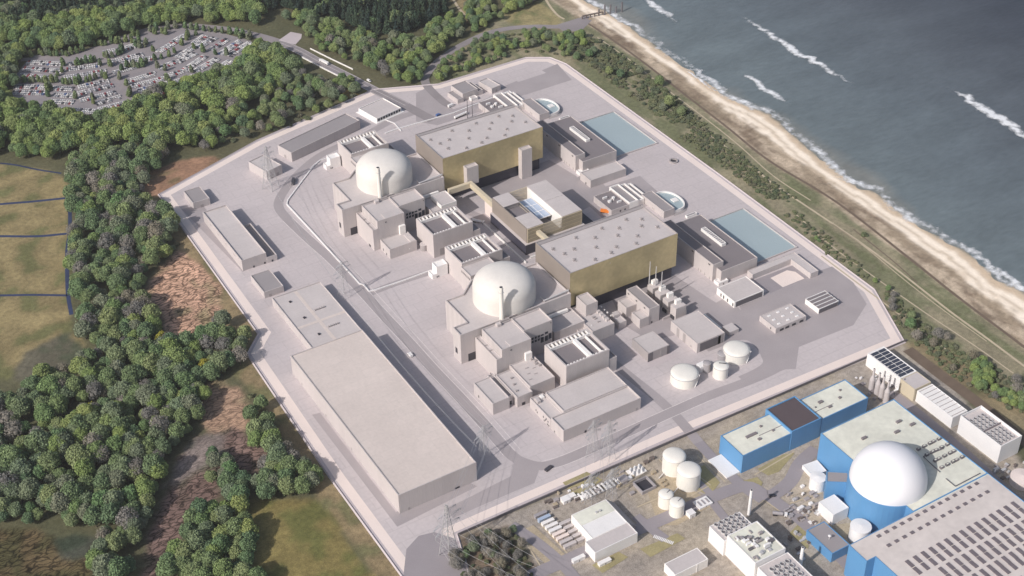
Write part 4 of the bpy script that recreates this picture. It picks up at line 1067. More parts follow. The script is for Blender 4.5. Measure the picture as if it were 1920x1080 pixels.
MB().use('walld').lathe(q[0], q[1], [(4.6, .1), (4.6, 1.6), (3.2, 1.6), (3.2, .25)], 24, False).build('collar', w3); MB().use('dark').cyl(q[0], q[1], .2, .3, 3.2, 3.2, 24).build('pit', w3)

# ------------------------------------------------------------------ the older station in the foreground
s1, s2, s3, s4, s5, s6, k3 = zm(1320, 690, 4.5), zm(1600, 630, 4.5), zm(1600, 840, 4.5), zm(1290, 840, 4.5), zm(980, 840, 4.5), zm(1160, 820, 7.2), zm(1440, 720, 3)
for pts, w, nm in (([(1310, 830), (1352, 876), (1400, 918), (1430, 938)], 9, 'road'), ([(985, 1085), (1060, 1052), (1150, 1012), (1240, 975), (1330, 935), (1400, 912), (1440, 930), (1480, 905), (1500, 870), (1530, 842)], 11, 'road'),
                   ([(1192, 968), (1225, 995), (1248, 1012)], 8, 'road'), ([(1440, 930), (1500, 975), (1560, 1030), (1620, 1090), (1660, 1130)], 10, 'road'), ([(1248, 855), (1310, 905), (1345, 940)], 6, 'road'),
                   ([(1670, 735), (1740, 790), (1810, 850), (1870, 905), (1960, 985)], 9, 'road'), ([(1330, 935), (1370, 985), (1420, 1040), (1470, 1100)], 7, 'road'),
                   ([(958, 985), (1010, 1020), (1058, 1062), (1090, 1100)], 9, 'road')):
    road(nm, pts, w, .30 + .004 * len(pts) + w * .003, 'asphalt2')
for pts, m_ in (([(1285, 895), (1320, 872), (1350, 905), (1330, 930), (1300, 915)], 'green'), ([(1380, 905), (1420, 895), (1430, 905), (1425, 918), (1405, 925)], 'green'), ([(1420, 880), (1470, 852), (1490, 850), (1460, 885), (1440, 892)], 'green'),
                ([(1210, 910), (1270, 885), (1300, 920), (1340, 945), (1270, 985), (1235, 985)], 'soil'), ([(1110, 1060), (1160, 1035), (1178, 1045), (1130, 1075)], 'green'), ([(1200, 1030), (1270, 1000), (1285, 1010), (1220, 1045)], 'green'),
                ([(1055, 905), (1100, 885), (1130, 900), (1080, 935)], 'green'), ([(1500, 880), (1540, 870), (1545, 900), (1520, 920), (1480, 930)], 'gravel'), ([(1480, 960), (1530, 930), (1545, 960), (1530, 1000), (1500, 985)], 'gravel'),
                ([(965, 1000), (1000, 985), (1060, 1040), (1040, 1075)], 'soil'), ([(1560, 985), (1600, 980), (1585, 1010)], 'soil'), ([(1495, 985), (1520, 1000), (1515, 1030), (1480, 1000)], 'green')):
    sheet('grass_patch' if m_ == 'green' else 'gravel_patch', at2(pts), .27 if m_ != 'green' else .285, m_)

P = quad4(s1(140, 570), s1(330, 745), s1(1385, 250), 18)
ba = bld('blue_hall', 'long bright blue building with a pale green roof and a brown square middle roof', 'building', P, 18, 'blue', 'roofgreen', par=.5, th=.7)
A_, B_ = at(*s1(745, 545), 19.5)[0], at(*s1(995, 430), 19.5)[0]
w_, r_ = walls_roof(ba, [(A_, P[0][1] - .3), (B_, P[0][1] - .3), (B_, P[2][1] + 4), (A_, P[2][1] + 4)], 20, 'blue', 'brown', par=.8, th=.9); w_.name, r_.name = 'middle_wall', 'middle_roof'
for (fx, fy, sx, sy) in ((.16, .55, 5, 1.1), (.18, .3, 1.3, 1.0), (.26, .7, .8, .8), (.30, .38, .8, .8), (.72, .6, 2, 1.2), (.74, .3, 1.5, 1), (.85, .45, 1, .9), (.9, .7, .7, .7), (.66, .5, .5, .5)):
    x, y = P[0][0] + (P[1][0] - P[0][0]) * fx, P[0][1] + (P[2][1] - P[0][1]) * fy
    sub_box(ba, 'rooftop_unit', x - sx, x + sx, y - sy, y + sy, 17.5, 18.7, 'roofd')
for (a, b, y) in ((.2, .42, .42), (.62, .78, .35)): sub_box(ba, 'roof_gutter', P[0][0] + (P[1][0] - P[0][0]) * a, P[0][0] + (P[1][0] - P[0][0]) * b, P[0][1] + (P[2][1] - P[0][1]) * y, P[0][1] + (P[2][1] - P[0][1]) * y + .5, 17.5, 17.7, 'roofd')
tag(sub_box(None, 'loading_slab', P[0][0] - 13, P[0][0] - .3, P[0][1] + 1, P[2][1] - 3, 0, 1.2, 'white'), 'white slab at the left end of the long blue building', 'slab')

ZB = 29.5
L = at(*s1(985, 550), ZB); x0b, y0b = L[0], L[1]
x1b = at(*s2(345, 535), ZB)[0]
tn = at(*k3(455, 905), ZB); xt, yt = tn[0], tn[1]
dc = at(1665, 898, ZB); RB = 71.5 / FPX * px(dc)[2]
rb = empty('reactor_building', 'blue reactor building with a big white dome and a green roof, in the foreground', 'reactor building', (dc[0], dc[1], 0))
ang = [R(a) for a in range(0, 361, 6)]
poly = [(x1b, yt), (x1b, y0b), (x0b, y0b)]
# the drum bulges out of the left side of the block
dyy = math.sqrt(max(RB ** 2 - (x0b - dc[0]) ** 2, 1)) + .8
a0, a1 = math.atan2(dyy, x0b - dc[0]), math.atan2(-dyy, x0b - dc[0])
if a1 < a0: a1 += 2 * math.pi
Rd = RB + .8
poly += [(x0b, dc[1] + dyy)] + [(dc[0] + Rd * math.cos(a0 + (a1 - a0) * t / 18), dc[1] + Rd * math.sin(a0 + (a1 - a0) * t / 18)) for t in range(1, 18)] + [(x0b, dc[1] - dyy), (x0b, yt)]
walls_roof(rb, poly, ZB, 'blue', 'roofgreen', par=.5, th=.6)
dm = MB().use('domeb'); dm.lathe(dc[0], dc[1], [(RB, ZB - .6)] + [(RB * math.cos(k / 18 * math.pi / 2), ZB + RB * math.sin(k / 18 * math.pi / 2)) for k in range(18)] + [(.2, ZB + RB)], 96); dm.build('dome', rb, smooth=True)
for (x, y) in ((540, 305), (725, 270), (735, 212), (812, 228)):
    q = at(*k3(x, y), ZB); sub_box(rb, 'rooftop_unit', q[0] - 2.2, q[0] + 2.2, q[1] - 1, q[1] + 1, ZB - .5, ZB + 1, 'roofd')
q0, q1 = at(*s3(590, 75), ZB), at(*s3(1070, 215), ZB)
for k in range(26):
    gx_, gy_ = (k % 7) / 6, (k // 7) / 3.3
    x = q0[0] + 3 + gx_ * 30 + (k % 3) * .8; y = q0[1] + 8 - gy_ * 26
    if math.hypot(x - dc[0], y - dc[1]) < RB + 3 or x > x1b - 3: continue
    u_ = MB().use('steeld' if k % 3 else 'roofd'); u_.box(x - 1.5, x + 1.5, y - 1, y + 1, ZB - .5, ZB + 1.2); u_.use('roofgreen'); u_.box(x - .9, x + .9, y - .5, y + .5, ZB + 1.2, ZB + 1.35); u_.build('rooftop_unit', rb)
fr = MB().use('steeld')
for a, b in ((s3(590, 75), s3(760, 5)), (s3(590, 75), s3(730, 205)), (s3(860, 325), s3(1070, 215)), (s3(860, 325), s3(780, 260))):
    p, q = at(*a, ZB), at(*b, ZB); fr.bar((p[0], p[1], ZB + .3), (q[0], q[1], ZB + .3), .35, 4)
fr.build('roof_pipe', rb)
# blue annex set against the drum, white blocks and tanks round its foot
Q = [at(*s4(*c), 20)[:2] for c in ((1170, 285), (1360, 292), (1350, 205), (1170, 195))]
an = bld('annex', 'small blue annex with a flat grey roof against the white-domed drum', 'building', [tuple(c) for c in Q], 20, 'blue', 'roofg', par=.3)
P = quad4(s4(1098, 490), s4(1100, 500), s4(1322, 492), 11)
q = at(*s4(1100, 495), 11); r_ = at(*s4(1322, 500), 11)
an = bld('white_block', 'plain white block below the blue annex', 'building', [(q[0] + 4, q[1] - 12), (r_[0] + 3, q[1] - 12), (r_[0] + 3, q[1] + 4), (q[0] + 4, q[1] + 4)], 10.5, 'white', 'white', par=.2)
for (cx, cy, rr, hh, lab) in ((1610, 1010, 7.5, 13, 'white tank at the foot of the drum beside the turbine hall'), (1531, 914, 6, 11, 'white tank on the left of the blue annex')):
    q = at(cx, cy); g = empty('storage_tank', lab, 'tank', q)
    MB().use('white').cyl(q[0], q[1], 0, hh, rr, rr, 40).build('shell', g); MB().use('white').lathe(q[0], q[1], [(rr + .2, hh - .3), (rr + .2, hh), (.3, hh + .9)], 40).build('roof', g)
Q = [at(*s4(*c), 4)[:2] for c in ((965, 145), (1090, 100), (1170, 190), (1050, 235))]
an = bld('white_platform', 'low white platform between the long blue building and the white tank', 'platform', [tuple(c) for c in Q], 4, 'white', 'white', par=.2)
# turbine hall with rows of dark rooflights
th_ = empty('turbine_hall', 'blue turbine hall under a pinkish roof with rows of dark rooflights, bottom right', 'turbine hall', (xt, yt, 0))
poly = [(xt, yt - 18), (xt + 8, yt - 18), (xt + 8, yt - 175), (x1b, yt - 175), (x1b, yt - .05), (xt, yt - .05)]
walls_roof(th_, poly, ZB, 'blue', 'roofpink', par=.3, th=.5)
sub_box(th_, 'edge_gutter', x0b, x1b - .8, yt - 1.2, yt - .3, ZB - .3, ZB - .1, 'roofgreen')
def row(a, b, n, lx, ly, ext=0):
    p, q = at(*s3(*a), ZB), at(*s3(*b), ZB)
    for i in range(n + ext):
        t = i / (n - 1); x, y = p[0] + (q[0] - p[0]) * t, p[1] + (q[1] - p[1]) * t
        if x > x1b - 3: break
        b_ = MB().use('slot'); b_.box(x - lx / 2, x + lx / 2, y - ly / 2, y + ly / 2, ZB - .3, ZB + .25); b_.build('rooflight', th_)
row((215, 742), (1040, 300), 14, 3.0, 2.4); row((300, 820), (1130, 370), 14, 3.0, 2.4)
row((475, 975), (1305, 515), 14, 2.9, 6.6, 2); row((540, 1035), (1370, 568), 14, 2.9, 6.6, 2)
row((755, 1035), (1395, 672), 11, 2.9, 6.6, 3); row((820, 1092), (1395, 765), 10, 2.9, 6.6, 3)
row((1040, 1090), (1410, 870), 7, 2.9, 6.6, 4); row((1100, 1140), (1470, 925), 7, 2.9, 6.6, 4); row((1180, 1260), (1560, 1040), 7, 2.9, 6.6, 3)
P = quad4(s4(1005, 690), s4(1230, 910), s4(1350, 800), 9)
an = bld('blue_store', 'smaller blue building with a plain grey-pink roof left of the turbine hall', 'building', P, 9, 'blue', 'roofg', par=.3)
lp = MB().use('white'); lp.bar((P[1][0] - 9, P[0][1] + 12, 8.7), (P[1][0] - 9, P[0][1] + 12, 12), .2, 5); lp.lathe(P[1][0] - 9, P[0][1] + 12, [(1.0, 12), (1.2, 12.5), (.2, 12.9)], 12); lp.build('roof_cowl', an)
# white process buildings with roof fans
def fan_grid(root, x0, y0, nx_, ny_, dx, dy, z, r):
    for i in range(nx_):
        for j in range(ny_):
            x, y = x0 + i * dx, y0 + j * dy
            b = MB().use('steel'); b.lathe(x, y, [(r, z), (r, z + 1.3), (r * .82, z + 1.3), (r * .82, z + .5)], 14, False); b.use('steeld'); b.cyl(x, y, z + .4, z + .5, r * .82, r * .82, 14); b.build('roof_fan', root)
P = quad4(s4(325, 740), s4(570, 965), s4(830, 850), 20)
g = empty('process_building', 'white block with a crowded roof of ducts and a lower fan deck behind, bottom centre', 'building', (P[0][0], P[0][1], 0))
walls_roof(g, P, 20, 'white', 'roofgreen', par=.5, th=.8)
random.seed(3)
for k in range(34):
    x, y = random.uniform(P[0][0] + 3, P[1][0] - 4), random.uniform(P[0][1] + 3, P[2][1] - 3)
    sx, sy = random.choice(((1.6, 1), (.7, .7), (2.2, .8), (.5, 1.6), (1.2, 1.2)))
    b = MB().use(random.choice(('steel', 'steeld', 'roofg', 'white'))); b.box(x - sx, x + sx, y - sy, y + sy, 19.5, 20.2 + random.random() * 1.3); b.build('rooftop_unit', g)
q = at(*s4(180, 660), 15); W2 = [(q[0], P[3][1] + .1), (P[1][0] - 1.5, P[3][1] + .1), (P[1][0] - 1.5, q[1]), (q[0], q[1])]
w_, r_ = walls_roof(g, W2, 15, 'white', 'roof', par=.4); w_.name, r_.name = 'rear_wall', 'rear_roof'
fan_grid(g, W2[0][0] + 5, W2[0][1] + 3, 5, 2 if W2[2][1] - W2[0][1] < 16 else 4, 4.6, 4.2, 14.6, 1.9)
q = at(*s4(520, 620), 0); st = empty('exhaust_stack', 'white stack behind the duct-roofed white block', 'chimney', (q[0] + 4, q[1] + 6, 0))
MB().use('white').cyl(q[0] + 4, q[1] + 6, 0, 25, 1.3, 1.0, 14).build('pipe', st); MB().use('dark').cyl(q[0] + 4, q[1] + 6, 25, 25.1, .8, .8, 12).build('mouth', st)
L2 = [(P[0][0] + 2, P[0][1] - 52), (P[1][0] + 2, P[0][1] - 52), (P[1][0] + 2, P[0][1] - .6), (P[0][0] + 2, P[0][1] - .6)]
g = bld('fan_building', 'white building with four long rows of round roof fans, at the bottom edge', 'building', L2, 15.5, 'white', 'roof', par=.4)
fan_grid(g, L2[0][0] + 7, L2[0][1] + 4, 4, 10, 4.6, 4.5, 15.1, 1.9)
q = at(*s4(905, 1040), 0); st = empty('exhaust_stack', 'white stack right of the building with four rows of roof fans', 'chimney', (q[0] + 4, q[1], 0))
MB().use('white').cyl(q[0] + 4, q[1], 0, 22, 1.5, 1.1, 14).build('pipe', st); MB().use('dark').cyl(q[0] + 4, q[1], 22, 22.1, .8, .8, 12).build('mouth', st)
P = quad4((1245, 1057), (1267, 1078), (1328, 1048), 8)
g = bld('flat_shed', 'plain grey-roofed white shed at the bottom edge, left of the fan building', 'shed', P, 8, 'wallw', 'roof', par=.2)
sub_box(g, 'wall_pipe', P[1][0] - 10, P[1][0] - 9.6, P[0][1] - .3, P[0][1], 0, 8, 'white')
# central hall
P = quad4(s5(410, 565), s5(590, 765), s5(960, 590), 10)
g = empty('gas_hall', 'white-roofed hall with a glazed strip on its right slope and a long front block', 'hall', (P[0][0], P[0][1], 0))
walls_roof(g, [(P[0][0], P[0][1]), (P[1][0] - 8, P[0][1]), (P[1][0] - 8, P[2][1]), (P[0][0], P[2][1])], 10, 'wallw', 'white', par=.3)
sub_box(g, 'roof_panel', P[0][0] + 1, P[1][0] - 9, P[0][1] + 15, P[2][1] - .8, 9.7, 10.05, 'roofgreen')
sl_ = MB().use('tankg'); x = P[1][0] - 7.9
sl_.face([(x, P[0][1], 10), (x + 8, P[0][1], 2), (x + 8, P[2][1], 2), (x, P[2][1], 10)]); sl_.face([(x, P[0][1], 0), (x + 8, P[0][1], 0), (x + 8, P[0][1], 2), (x, P[0][1], 10)]); sl_.face([(x + 8, P[0][1], 0), (x + 8, P[2][1], 0), (x + 8, P[2][1], 2), (x + 8, P[0][1], 2)]); sl_.face([(x + 8, P[2][1], 0), (x, P[2][1], 0), (x, P[2][1], 10), (x + 8, P[2][1], 2)])
sl_.build('lean_to', g)
for k in range(2): sub_box(g, 'roof_cowl', P[0][0] + 16 + 3 * k, P[0][0] + 17.5 + 3 * k, P[0][1] + 19, P[0][1] + 20.5, 10, 11.2, 'steel')
F = quad4(s5(525, 790), s5(615, 885), s5(970, 715), 9.8)
w_, r_ = walls_roof(g, [(F[0][0], F[0][1]), (F[1][0], F[0][1]), (F[1][0], F[2][1] - .1), (F[0][0], F[2][1] - .1)], 9.8, 'white', 'roof', par=.3); w_.name, r_.name = 'front_wall', 'front_roof'
# tanks
for (cx, cy, rr, hh, lab) in ((755, 545, 8.9, 15, 'large white domed tank, the left and farther of the big pair in the compound'), (955, 745, 9.1, 15, 'large white domed tank, the right and nearer of the big pair in the compound'),
                              (640, 985, 5.6, 11.5, 'smaller white tank left of its twin in the sandy compound'), (790, 1100, 5.6, 11.5, 'smaller white tank right of its twin in the sandy compound')):
    q = at(*s6(cx, cy)); x, y = q[0] + rr * .5, q[1] + rr * .86
    g = empty('storage_tank', lab, 'tank', (x, y, 0), 'white tanks in the compound')
    MB().use('tank').lathe(x, y, [(rr, 0), (rr, hh)], 44, False).build('shell', g)
    MB().use('tank').lathe(x, y, [(rr * math.cos(k / 6 * 1.5), hh + rr * .3 * math.sin(k / 6 * 1.5)) for k in range(7)], 44).build('roof', g, smooth=True)
    MB().use('steel').lathe(x, y, [(rr, hh - .3), (rr + .2, hh - .3), (rr + .2, hh), (rr, hh)], 44, False).build('rim', g)
    if rr > 7: MB().use('white').bar((x - rr, y, 1.5), (x - rr - 7, y - 3, 1.5), .35, 5).build('pipe', g)
    else: MB().use('steeld').rbox(x + 2, y, R(20), 4, .5, hh + .9, hh + 1.8).build('stair', g)
# little huts, cabins, plant in the compounds
def hut_at(p, sx, sy, h, m, lab, name='equipment_hut', cat='hut', group=None, roof=None):
    q = at(*p)
    g = empty(name, lab, cat, q, group)
    MB().use(m).box(q[0] - sx, q[0] + sx, q[1] - sy, q[1] + sy, 0, h).build('wall', g)
    MB().use(roof or m).box(q[0] - sx - .2, q[0] + sx + .2, q[1] - sy - .2, q[1] + sy + .2, h + .003, h + .25).build('roof', g)
    MB().use('walld').box(q[0] - .5, q[0] + .5, q[1] - sy - .1, q[1] - sy + .1, .1, 2).build('door', g)
    return g
hut_at(s6(830, 930), 2.6, 2.4, 3.4, 'white', 'small white cabin between the two smaller tanks of the compound')
hut_at(s6(970, 1060), 2.6, 2.6, 4, 'white', 'small white cabin right of the smaller twin tanks')
g = hut_at(s6(1135, 900), 6, 4.2, 1.6, 'white', 'flat white ribbed slab roof near the big tanks', roof='white')
for k in range(3):
    q = at(*s6(1135, 900)); sub_box(g, 'roof_rib', q[0] - 4 + k * 3.6, q[0] - 2.6 + k * 3.6, q[1] - 2.5, q[1] + 2.5, 1.85, 2.2, 'tankg')
hut_at(s6(55, 590), 3.6, 2.6, 3, 'white', 'white and grey hut beside the cream perimeter path', roof='tankg')
q = at(*s6(240, 460))
g = empty('gas_cylinder_rack', 'rack of white gas cylinders beside the cream perimeter path', 'rack', q)
sub_box(g, 'base', q[0] - 7, q[0] + 7, q[1] - 4.5, q[1] + 4.5, 0, .4, 'wallw')
for i in range(3):
    for j in range(2): MB().use('white').bar((q[0] - 5.5 + i * 4, q[1] - 3.2 + j * 4, 1.5), (q[0] - 2.8 + i * 4, q[1] - .2 + j * 4, 1.5), .9, 8).build('cylinder', g)
q = at(*s6(370, 680)); Q = [(q[0] - 7, q[1] - 5), (q[0] + 6, q[1] - 5), (q[0] + 6, q[1] + 8), (q[0] - 7, q[1] + 8)]
g = bld('open_bund', 'open square bund with grey walls and dark inside, left of the big tanks', 'bund', Q, 3.2, 'tankg', 'dark', par=2.6, th=.8)
for i, (x, y) in enumerate(((470, 490), (620, 660), (180, 770), (590, 610), (450, 300), (370, 350))):
    hut_at(s6(x, y), 1.8, 1.2, 2, ('soil', 'soil', 'walld', 'soil', 'timber', 'timber')[i], ('small dusty skip beside the big farther tank', 'small dusty skip in front of the open bund', 'dark crate on the sandy yard beside the lean-to', 'tiny dusty box left of the nearer big tank', 'small brown plant box by the fence, right', 'small brown plant box by the fence, left')[i], 'skip' if i in (0, 1) else 'crate', 'skip' if i in (0, 1) else 'crate')
lab_c = ['grey', 'pale blue', 'white', 'white', 'white', 'cream', 'cream', 'pale grey', 'pale grey']
for i in range(9):
    x, y = 150 + i * 31, 575 + i * 32
    m_ = ('tankg', 'glassb', 'wallw', 'wallw', 'white', 'cream', 'cream', 'wall', 'wall')[i]
    g = hut_at(s5(x, y), 5.0, 1.25, 2.7, m_, f'{lab_c[i]} cabin in the left row beside the hall' + ('' if i not in (2, 3, 4, 5, 6, 7, 8) else (', third', ', fourth', ', fifth', ', sixth', ', seventh', ', eighth', ', last')[i - 2] + ' from the path'), 'site_cabin', 'cabin', 'cabins beside the white-roofed hall')
for i in range(5):
    x, y = 360 + i * 36, 645 + i * 34
    hut_at(s5(x, y), 4.6, 1.25, 2.7, 'wall', f'pale pink-grey cabin in the right row against the hall, {("first", "second", "third", "fourth", "last")[i]} from the path', 'site_cabin', 'cabin', 'cabins beside the white-roofed hall')
hut_at(s5(470, 950), 5, 1.4, 3, 'white', 'white cabin below the two rows of cabins', 'site_cabin', 'cabin'); hut_at(s5(690, 975), 5, 1.5, 2.6, 'white', 'white cabin below the front block of the hall', 'site_cabin', 'cabin')
hut_at(s5(360, 450), 3, 2.6, 3, 'white', 'white hut by the perimeter path, left'); hut_at(s5(410, 420), 3, 2, 2.6, 'wallw', 'white hut by the perimeter path, behind the first'); hut_at(s5(520, 425), 2.4, 1.8, 2.6, 'wallw', 'white hut beside the row of pale pipes')
q = at(*s5(640, 360)); g = empty('pipe_rack', 'rack of pale slanting pipes and ribs along the perimeter path', 'rack', q)
for k in range(10): MB().use('wallw').box(q[0] - 17 + k * 3.6, q[0] - 15.6 + k * 3.6, q[1] - 4, q[1] + 4, 1.5, 2.2).build('rib', g)
for yy in (-3.4, 3.0): MB().use('steel').box(q[0] - 18, q[0] + 19, q[1] + yy, q[1] + yy + .5, 0, 1.5).build('beam', g)
# zebra crossing
for k in range(14):
    t = k / 13; a, b = at(*s5(1110, 748)), at(*s5(1265, 805)); c = a + (b - a) * t
    pass
zb = MB().use('white'); a, b = at(*s5(1110, 748)), at(*s5(1265, 805)); u = (b - a) / np.linalg.norm(b - a)
for k in range(13):
    c = a + (b - a) * (k / 12); zb.face([(*(c[:2] - u[:2] * .4 + np.array([-u[1], u[0]]) * 1.6), .40), (*(c[:2] - u[:2] * .4 - np.array([-u[1], u[0]]) * 1.6), .40), (*(c[:2] + u[:2] * .4 - np.array([-u[1], u[0]]) * 1.6), .40), (*(c[:2] + u[:2] * .4 + np.array([-u[1], u[0]]) * 1.6), .40)])
zb.build('road_marking')['kind'] = 'structure'
# eastern row: solar roof, beige block, white hall, fan block, and four flasks
P = quad4(s2(110, 150), s2(410, 355), s2(535, 295), 13)
g = bld('solar_building', 'white building carrying two rows of dark solar panels', 'building', P, 13, 'white', 'white', par=.3)
for i in range(2):
    for j in range(9):
        x0, x1 = P[0][0] + 1.4 + i * (P[1][0] - P[0][0] - 2) / 2, P[0][0] + .6 + (i + 1) * (P[1][0] - P[0][0] - 2) / 2
        y0 = P[0][1] + 1.6 + j * (P[2][1] - P[0][1] - 3) / 9
        sub_box(g, 'solar_panel', x0, x1, y0, y0 + (P[2][1] - P[0][1] - 3) / 9 - .8, 12.7, 13.05, 'pv')
P2 = [(P[0][0] + .3, P[0][1] - 16), (P[1][0] + .3, P[0][1] - 16), (P[1][0] + .3, P[0][1] - .1), (P[0][0] + .3, P[0][1] - .1)]
bld('beige_block', 'plain beige block between the solar-roofed building and the ribbed white hall', 'building', P2, 12.6, 'goldpale', 'roof', par=.2)
P = quad4(s2(540, 460), s2(845, 695), s2(960, 625), 11.2)
g = bld('ribbed_hall', 'white hall with a pale ribbed roof, next to the fan-roofed white block', 'hall', P, 11.2, 'white', 'wallw', par=.3)
for j in range(9): sub_box(g, 'roof_rib', P[0][0] + .8, P[1][0] - .8, P[0][1] + 2 + j * (P[2][1] - P[0][1] - 4) / 8, P[0][1] + 2.3 + j * (P[2][1] - P[0][1] - 4) / 8, 10.9, 11.3, 'walld')
P = quad4(s2(915, 665), s2(1240, 935), s2(1425, 840), 18)
g = bld('cooler_building', 'big white block with two fields of dark fans inside its parapet, right edge', 'building', P, 18, 'white', 'roof', par=2.6, th=.6)
for half in range(2):
    fan_grid(g, P[0][0] + 4.4, P[0][1] + 5 + half * 17.5, 4, 4, 4.2, 3.9, 15.4, 1.7)
sub_box(g, 'roof_divider', P[0][0] + 2, P[1][0] - 1, P[0][1] + 20, P[0][1] + 21, 15.4, 16.6, 'roofd')
for i, (bx, by) in enumerate(((148, 452), (195, 488), (232, 515), (272, 556))):
    q = at(*s2(bx, by)); g = empty('vent_stack', f'pale bottle-shaped vent stack, {("leftmost", "second", "third", "rightmost")[i]} of four beside the solar-roofed building', 'chimney', q, 'row of four vent stacks')
    MB().use('wall').lathe(q[0], q[1], [(2.3, 0), (2.3, 11), (1.0, 15), (.85, 22), (.85, 22.1)], 18).build('shaft', g); MB().use('dark').cyl(q[0], q[1], 22.12, 22.2, .6, .6, 12).build('mouth', g)
for i, (bx, by) in enumerate(((290, 350), (332, 385), (372, 418), (415, 465))):
    q = at(*s2(bx, by)); g = empty('lamp_mast', f'short grey mast along the solar-roofed building, {("first", "second", "third", "last")[i]} from the left', 'mast', q)
    MB().use('steeld').cyl(q[0], q[1], 0, 13, .7, .6, 8).build('pole', g); MB().use('steel').cyl(q[0], q[1], 0, .6, 1.1, 1.1, 8).build('footing', g)
q = at(1915, 905); g = empty('storage_tank', 'pale cream tank at the right edge of the picture', 'tank', q)
MB().use('cream').cyl(q[0], q[1], 0, 6, 9, 9, 40).build('shell', g); MB().use('cream').lathe(q[0], q[1], [(9.1, 6), (9.1, 6.3), (.3, 7.6)], 40).build('roof', g)

# small plant standing about on the compounds
rq = random.Random(21)
def clutter(poly, n, lab, grp, mats, smin=.6, smax=2.2):
    P = at2(poly); A_ = np.array(P); k = 0
    while k < n:
        x, y = rq.uniform(A_[:, 0].min(), A_[:, 0].max()), rq.uniform(A_[:, 1].min(), A_[:, 1].max())
        if not inside(P, np.array([x]), np.array([y]))[0]: continue
        k += 1; m_ = rq.choice(mats); g = empty('equipment_box', lab, 'equipment', (x, y, 0), grp)
        sx, sy, h = rq.uniform(smin, smax), rq.uniform(smin, smax * .7), rq.uniform(.8, 2.6)
        MB().use(m_).box(x - sx, x + sx, y - sy, y + sy, .15, h).build('casing', g); MB().use('walld').box(x - sx - .25, x + sx + .25, y - sy - .25, y + sy + .25, 0, .45).build('footing', g)
clutter([(1470, 930), (1530, 900), (1545, 960), (1520, 1000), (1475, 985)], 44, 'small piece of plant on the cluttered ground left of the blue annex', 'small plant left of the blue annex', ['white', 'walld', 'timber', 'steel', 'tankg'])
clutter([(1600, 705), (1650, 690), (1690, 745), (1650, 765)], 30, 'small piece of plant at the foot of the four vent stacks', 'small plant round the vent stacks', ['walld', 'steel', 'white', 'roofd'])
clutter([(1010, 940), (1060, 915), (1180, 880), (1200, 900), (1090, 945), (1040, 960)], 28, 'small box of plant between the cream path and the white-roofed hall', 'small plant behind the hall', ['walld', 'white', 'soil', 'timber'])
clutter([(1490, 1000), (1530, 1010), (1500, 1060), (1450, 1030)], 22, 'small piece of plant on the strip between the white block and the blue store', 'small plant by the blue store', ['walld', 'steel', 'timber'])
clutter([(1850, 880), (1920, 860), (1925, 900), (1880, 900)], 16, 'small piece of plant below the fan-roofed block at the right edge', 'small plant at the right edge', ['walld', 'steel', 'timber'])

for a, b in ((s6(0, 705), s6(240, 600)), (s6(250, 945), s6(545, 818)), (s6(735, 612), s6(825, 572)), (s6(975, 792), s6(1215, 660)), (s6(1210, 862), s6(1440, 750)), (s6(880, 370), s6(1240, 650)), (s6(545, 300), s6(910, 700)), (s6(1060, 250), s6(1440, 600)), (s4(560, 230), s4(900, 30)), (s4(640, 440), s4(1000, 690)), (s4(860, 470), s4(1130, 380)), (s4(870, 545), s4(1100, 520)), (s5(0, 760), s5(190, 1060)), (s5(150, 640), s5(430, 950))):
    ribbon('footpath', at2([a, b]), 1.1, .335, 'path', n=1)

# ------------------------------------------------------------------ lattice pylons and their cables
def pylon(base, h, lab, w=7.0, rot=0.0, arms=((.62, 9), (.76, 11), (.90, 8)), k_=1.0):
    q = at(*base)
    g = empty('lattice_pylon', lab, 'pylon', q, 'lattice pylons')
    c, s = math.cos(rot), math.sin(rot)
    T = lambda x, y, z: (q[0] + c * x - s * y, q[1] + s * x + c * y, z)
    hw = lambda t: w * (1 - t) ** 1.25 / 2 * .9 + .7
    lv = [0, .16, .30, .42, .53, .62, .70, .78, .86, .94, 1.0]
    for sx, sy in ((-1, -1), (1, -1), (1, 1), (-1, 1)):
        b = MB().use('steel')
        for a, d in zip(lv[:-1], lv[1:]): b.bar(T(sx * hw(a), sy * hw(a), a * h), T(sx * hw(d), sy * hw(d), d * h), .15 * k_, 4)
        b.build('leg', g)
    b = MB().use('steel')
    cs = ((-1, -1), (1, -1), (1, 1), (-1, 1))
    for a, d in zip(lv[:-1], lv[1:]):
        for k in range(4):
            p, r_ = cs[k], cs[(k + 1) % 4]
            b.bar(T(p[0] * hw(a), p[1] * hw(a), a * h), T(r_[0] * hw(d), r_[1] * hw(d), d * h), .055 * k_, 3)
            b.bar(T(r_[0] * hw(a), r_[1] * hw(a), a * h), T(p[0] * hw(d), p[1] * hw(d), d * h), .055 * k_, 3)
            b.bar(T(p[0] * hw(d), p[1] * hw(d), d * h), T(r_[0] * hw(d), r_[1] * hw(d), d * h), .055 * k_, 3)
    b.build('bracing', g)
    tips = []
    for t, L in arms:
        b = MB().use('steel')
        for sx in (-1, 1):
            for sy in (-1, 1):
                b.bar(T(sx * hw(t), sy * hw(t), t * h), T(sx * L, 0, t * h + .6), .17, 3)
                b.bar(T(sx * hw(t + .06), sy * hw(t + .06), (t + .06) * h), T(sx * L, 0, t * h + .6), .15, 3)
            b.bar(T(sx * L, 0, t * h + .6), T(sx * L, 0, t * h - 2.2), .15, 4)
            tips.append(T(sx * L, 0, t * h - 2.2))
        b.build('cross_arm', g)
    return tips
T1 = pylon((508, 352), 48, 'pale lattice pylon beside the huts at the north-western corner', 12, R(30), k_=2.2)
T2 = pylon((646, 556), 38, 'thin lattice pylon where the white barrier wall bends', 8, R(20))
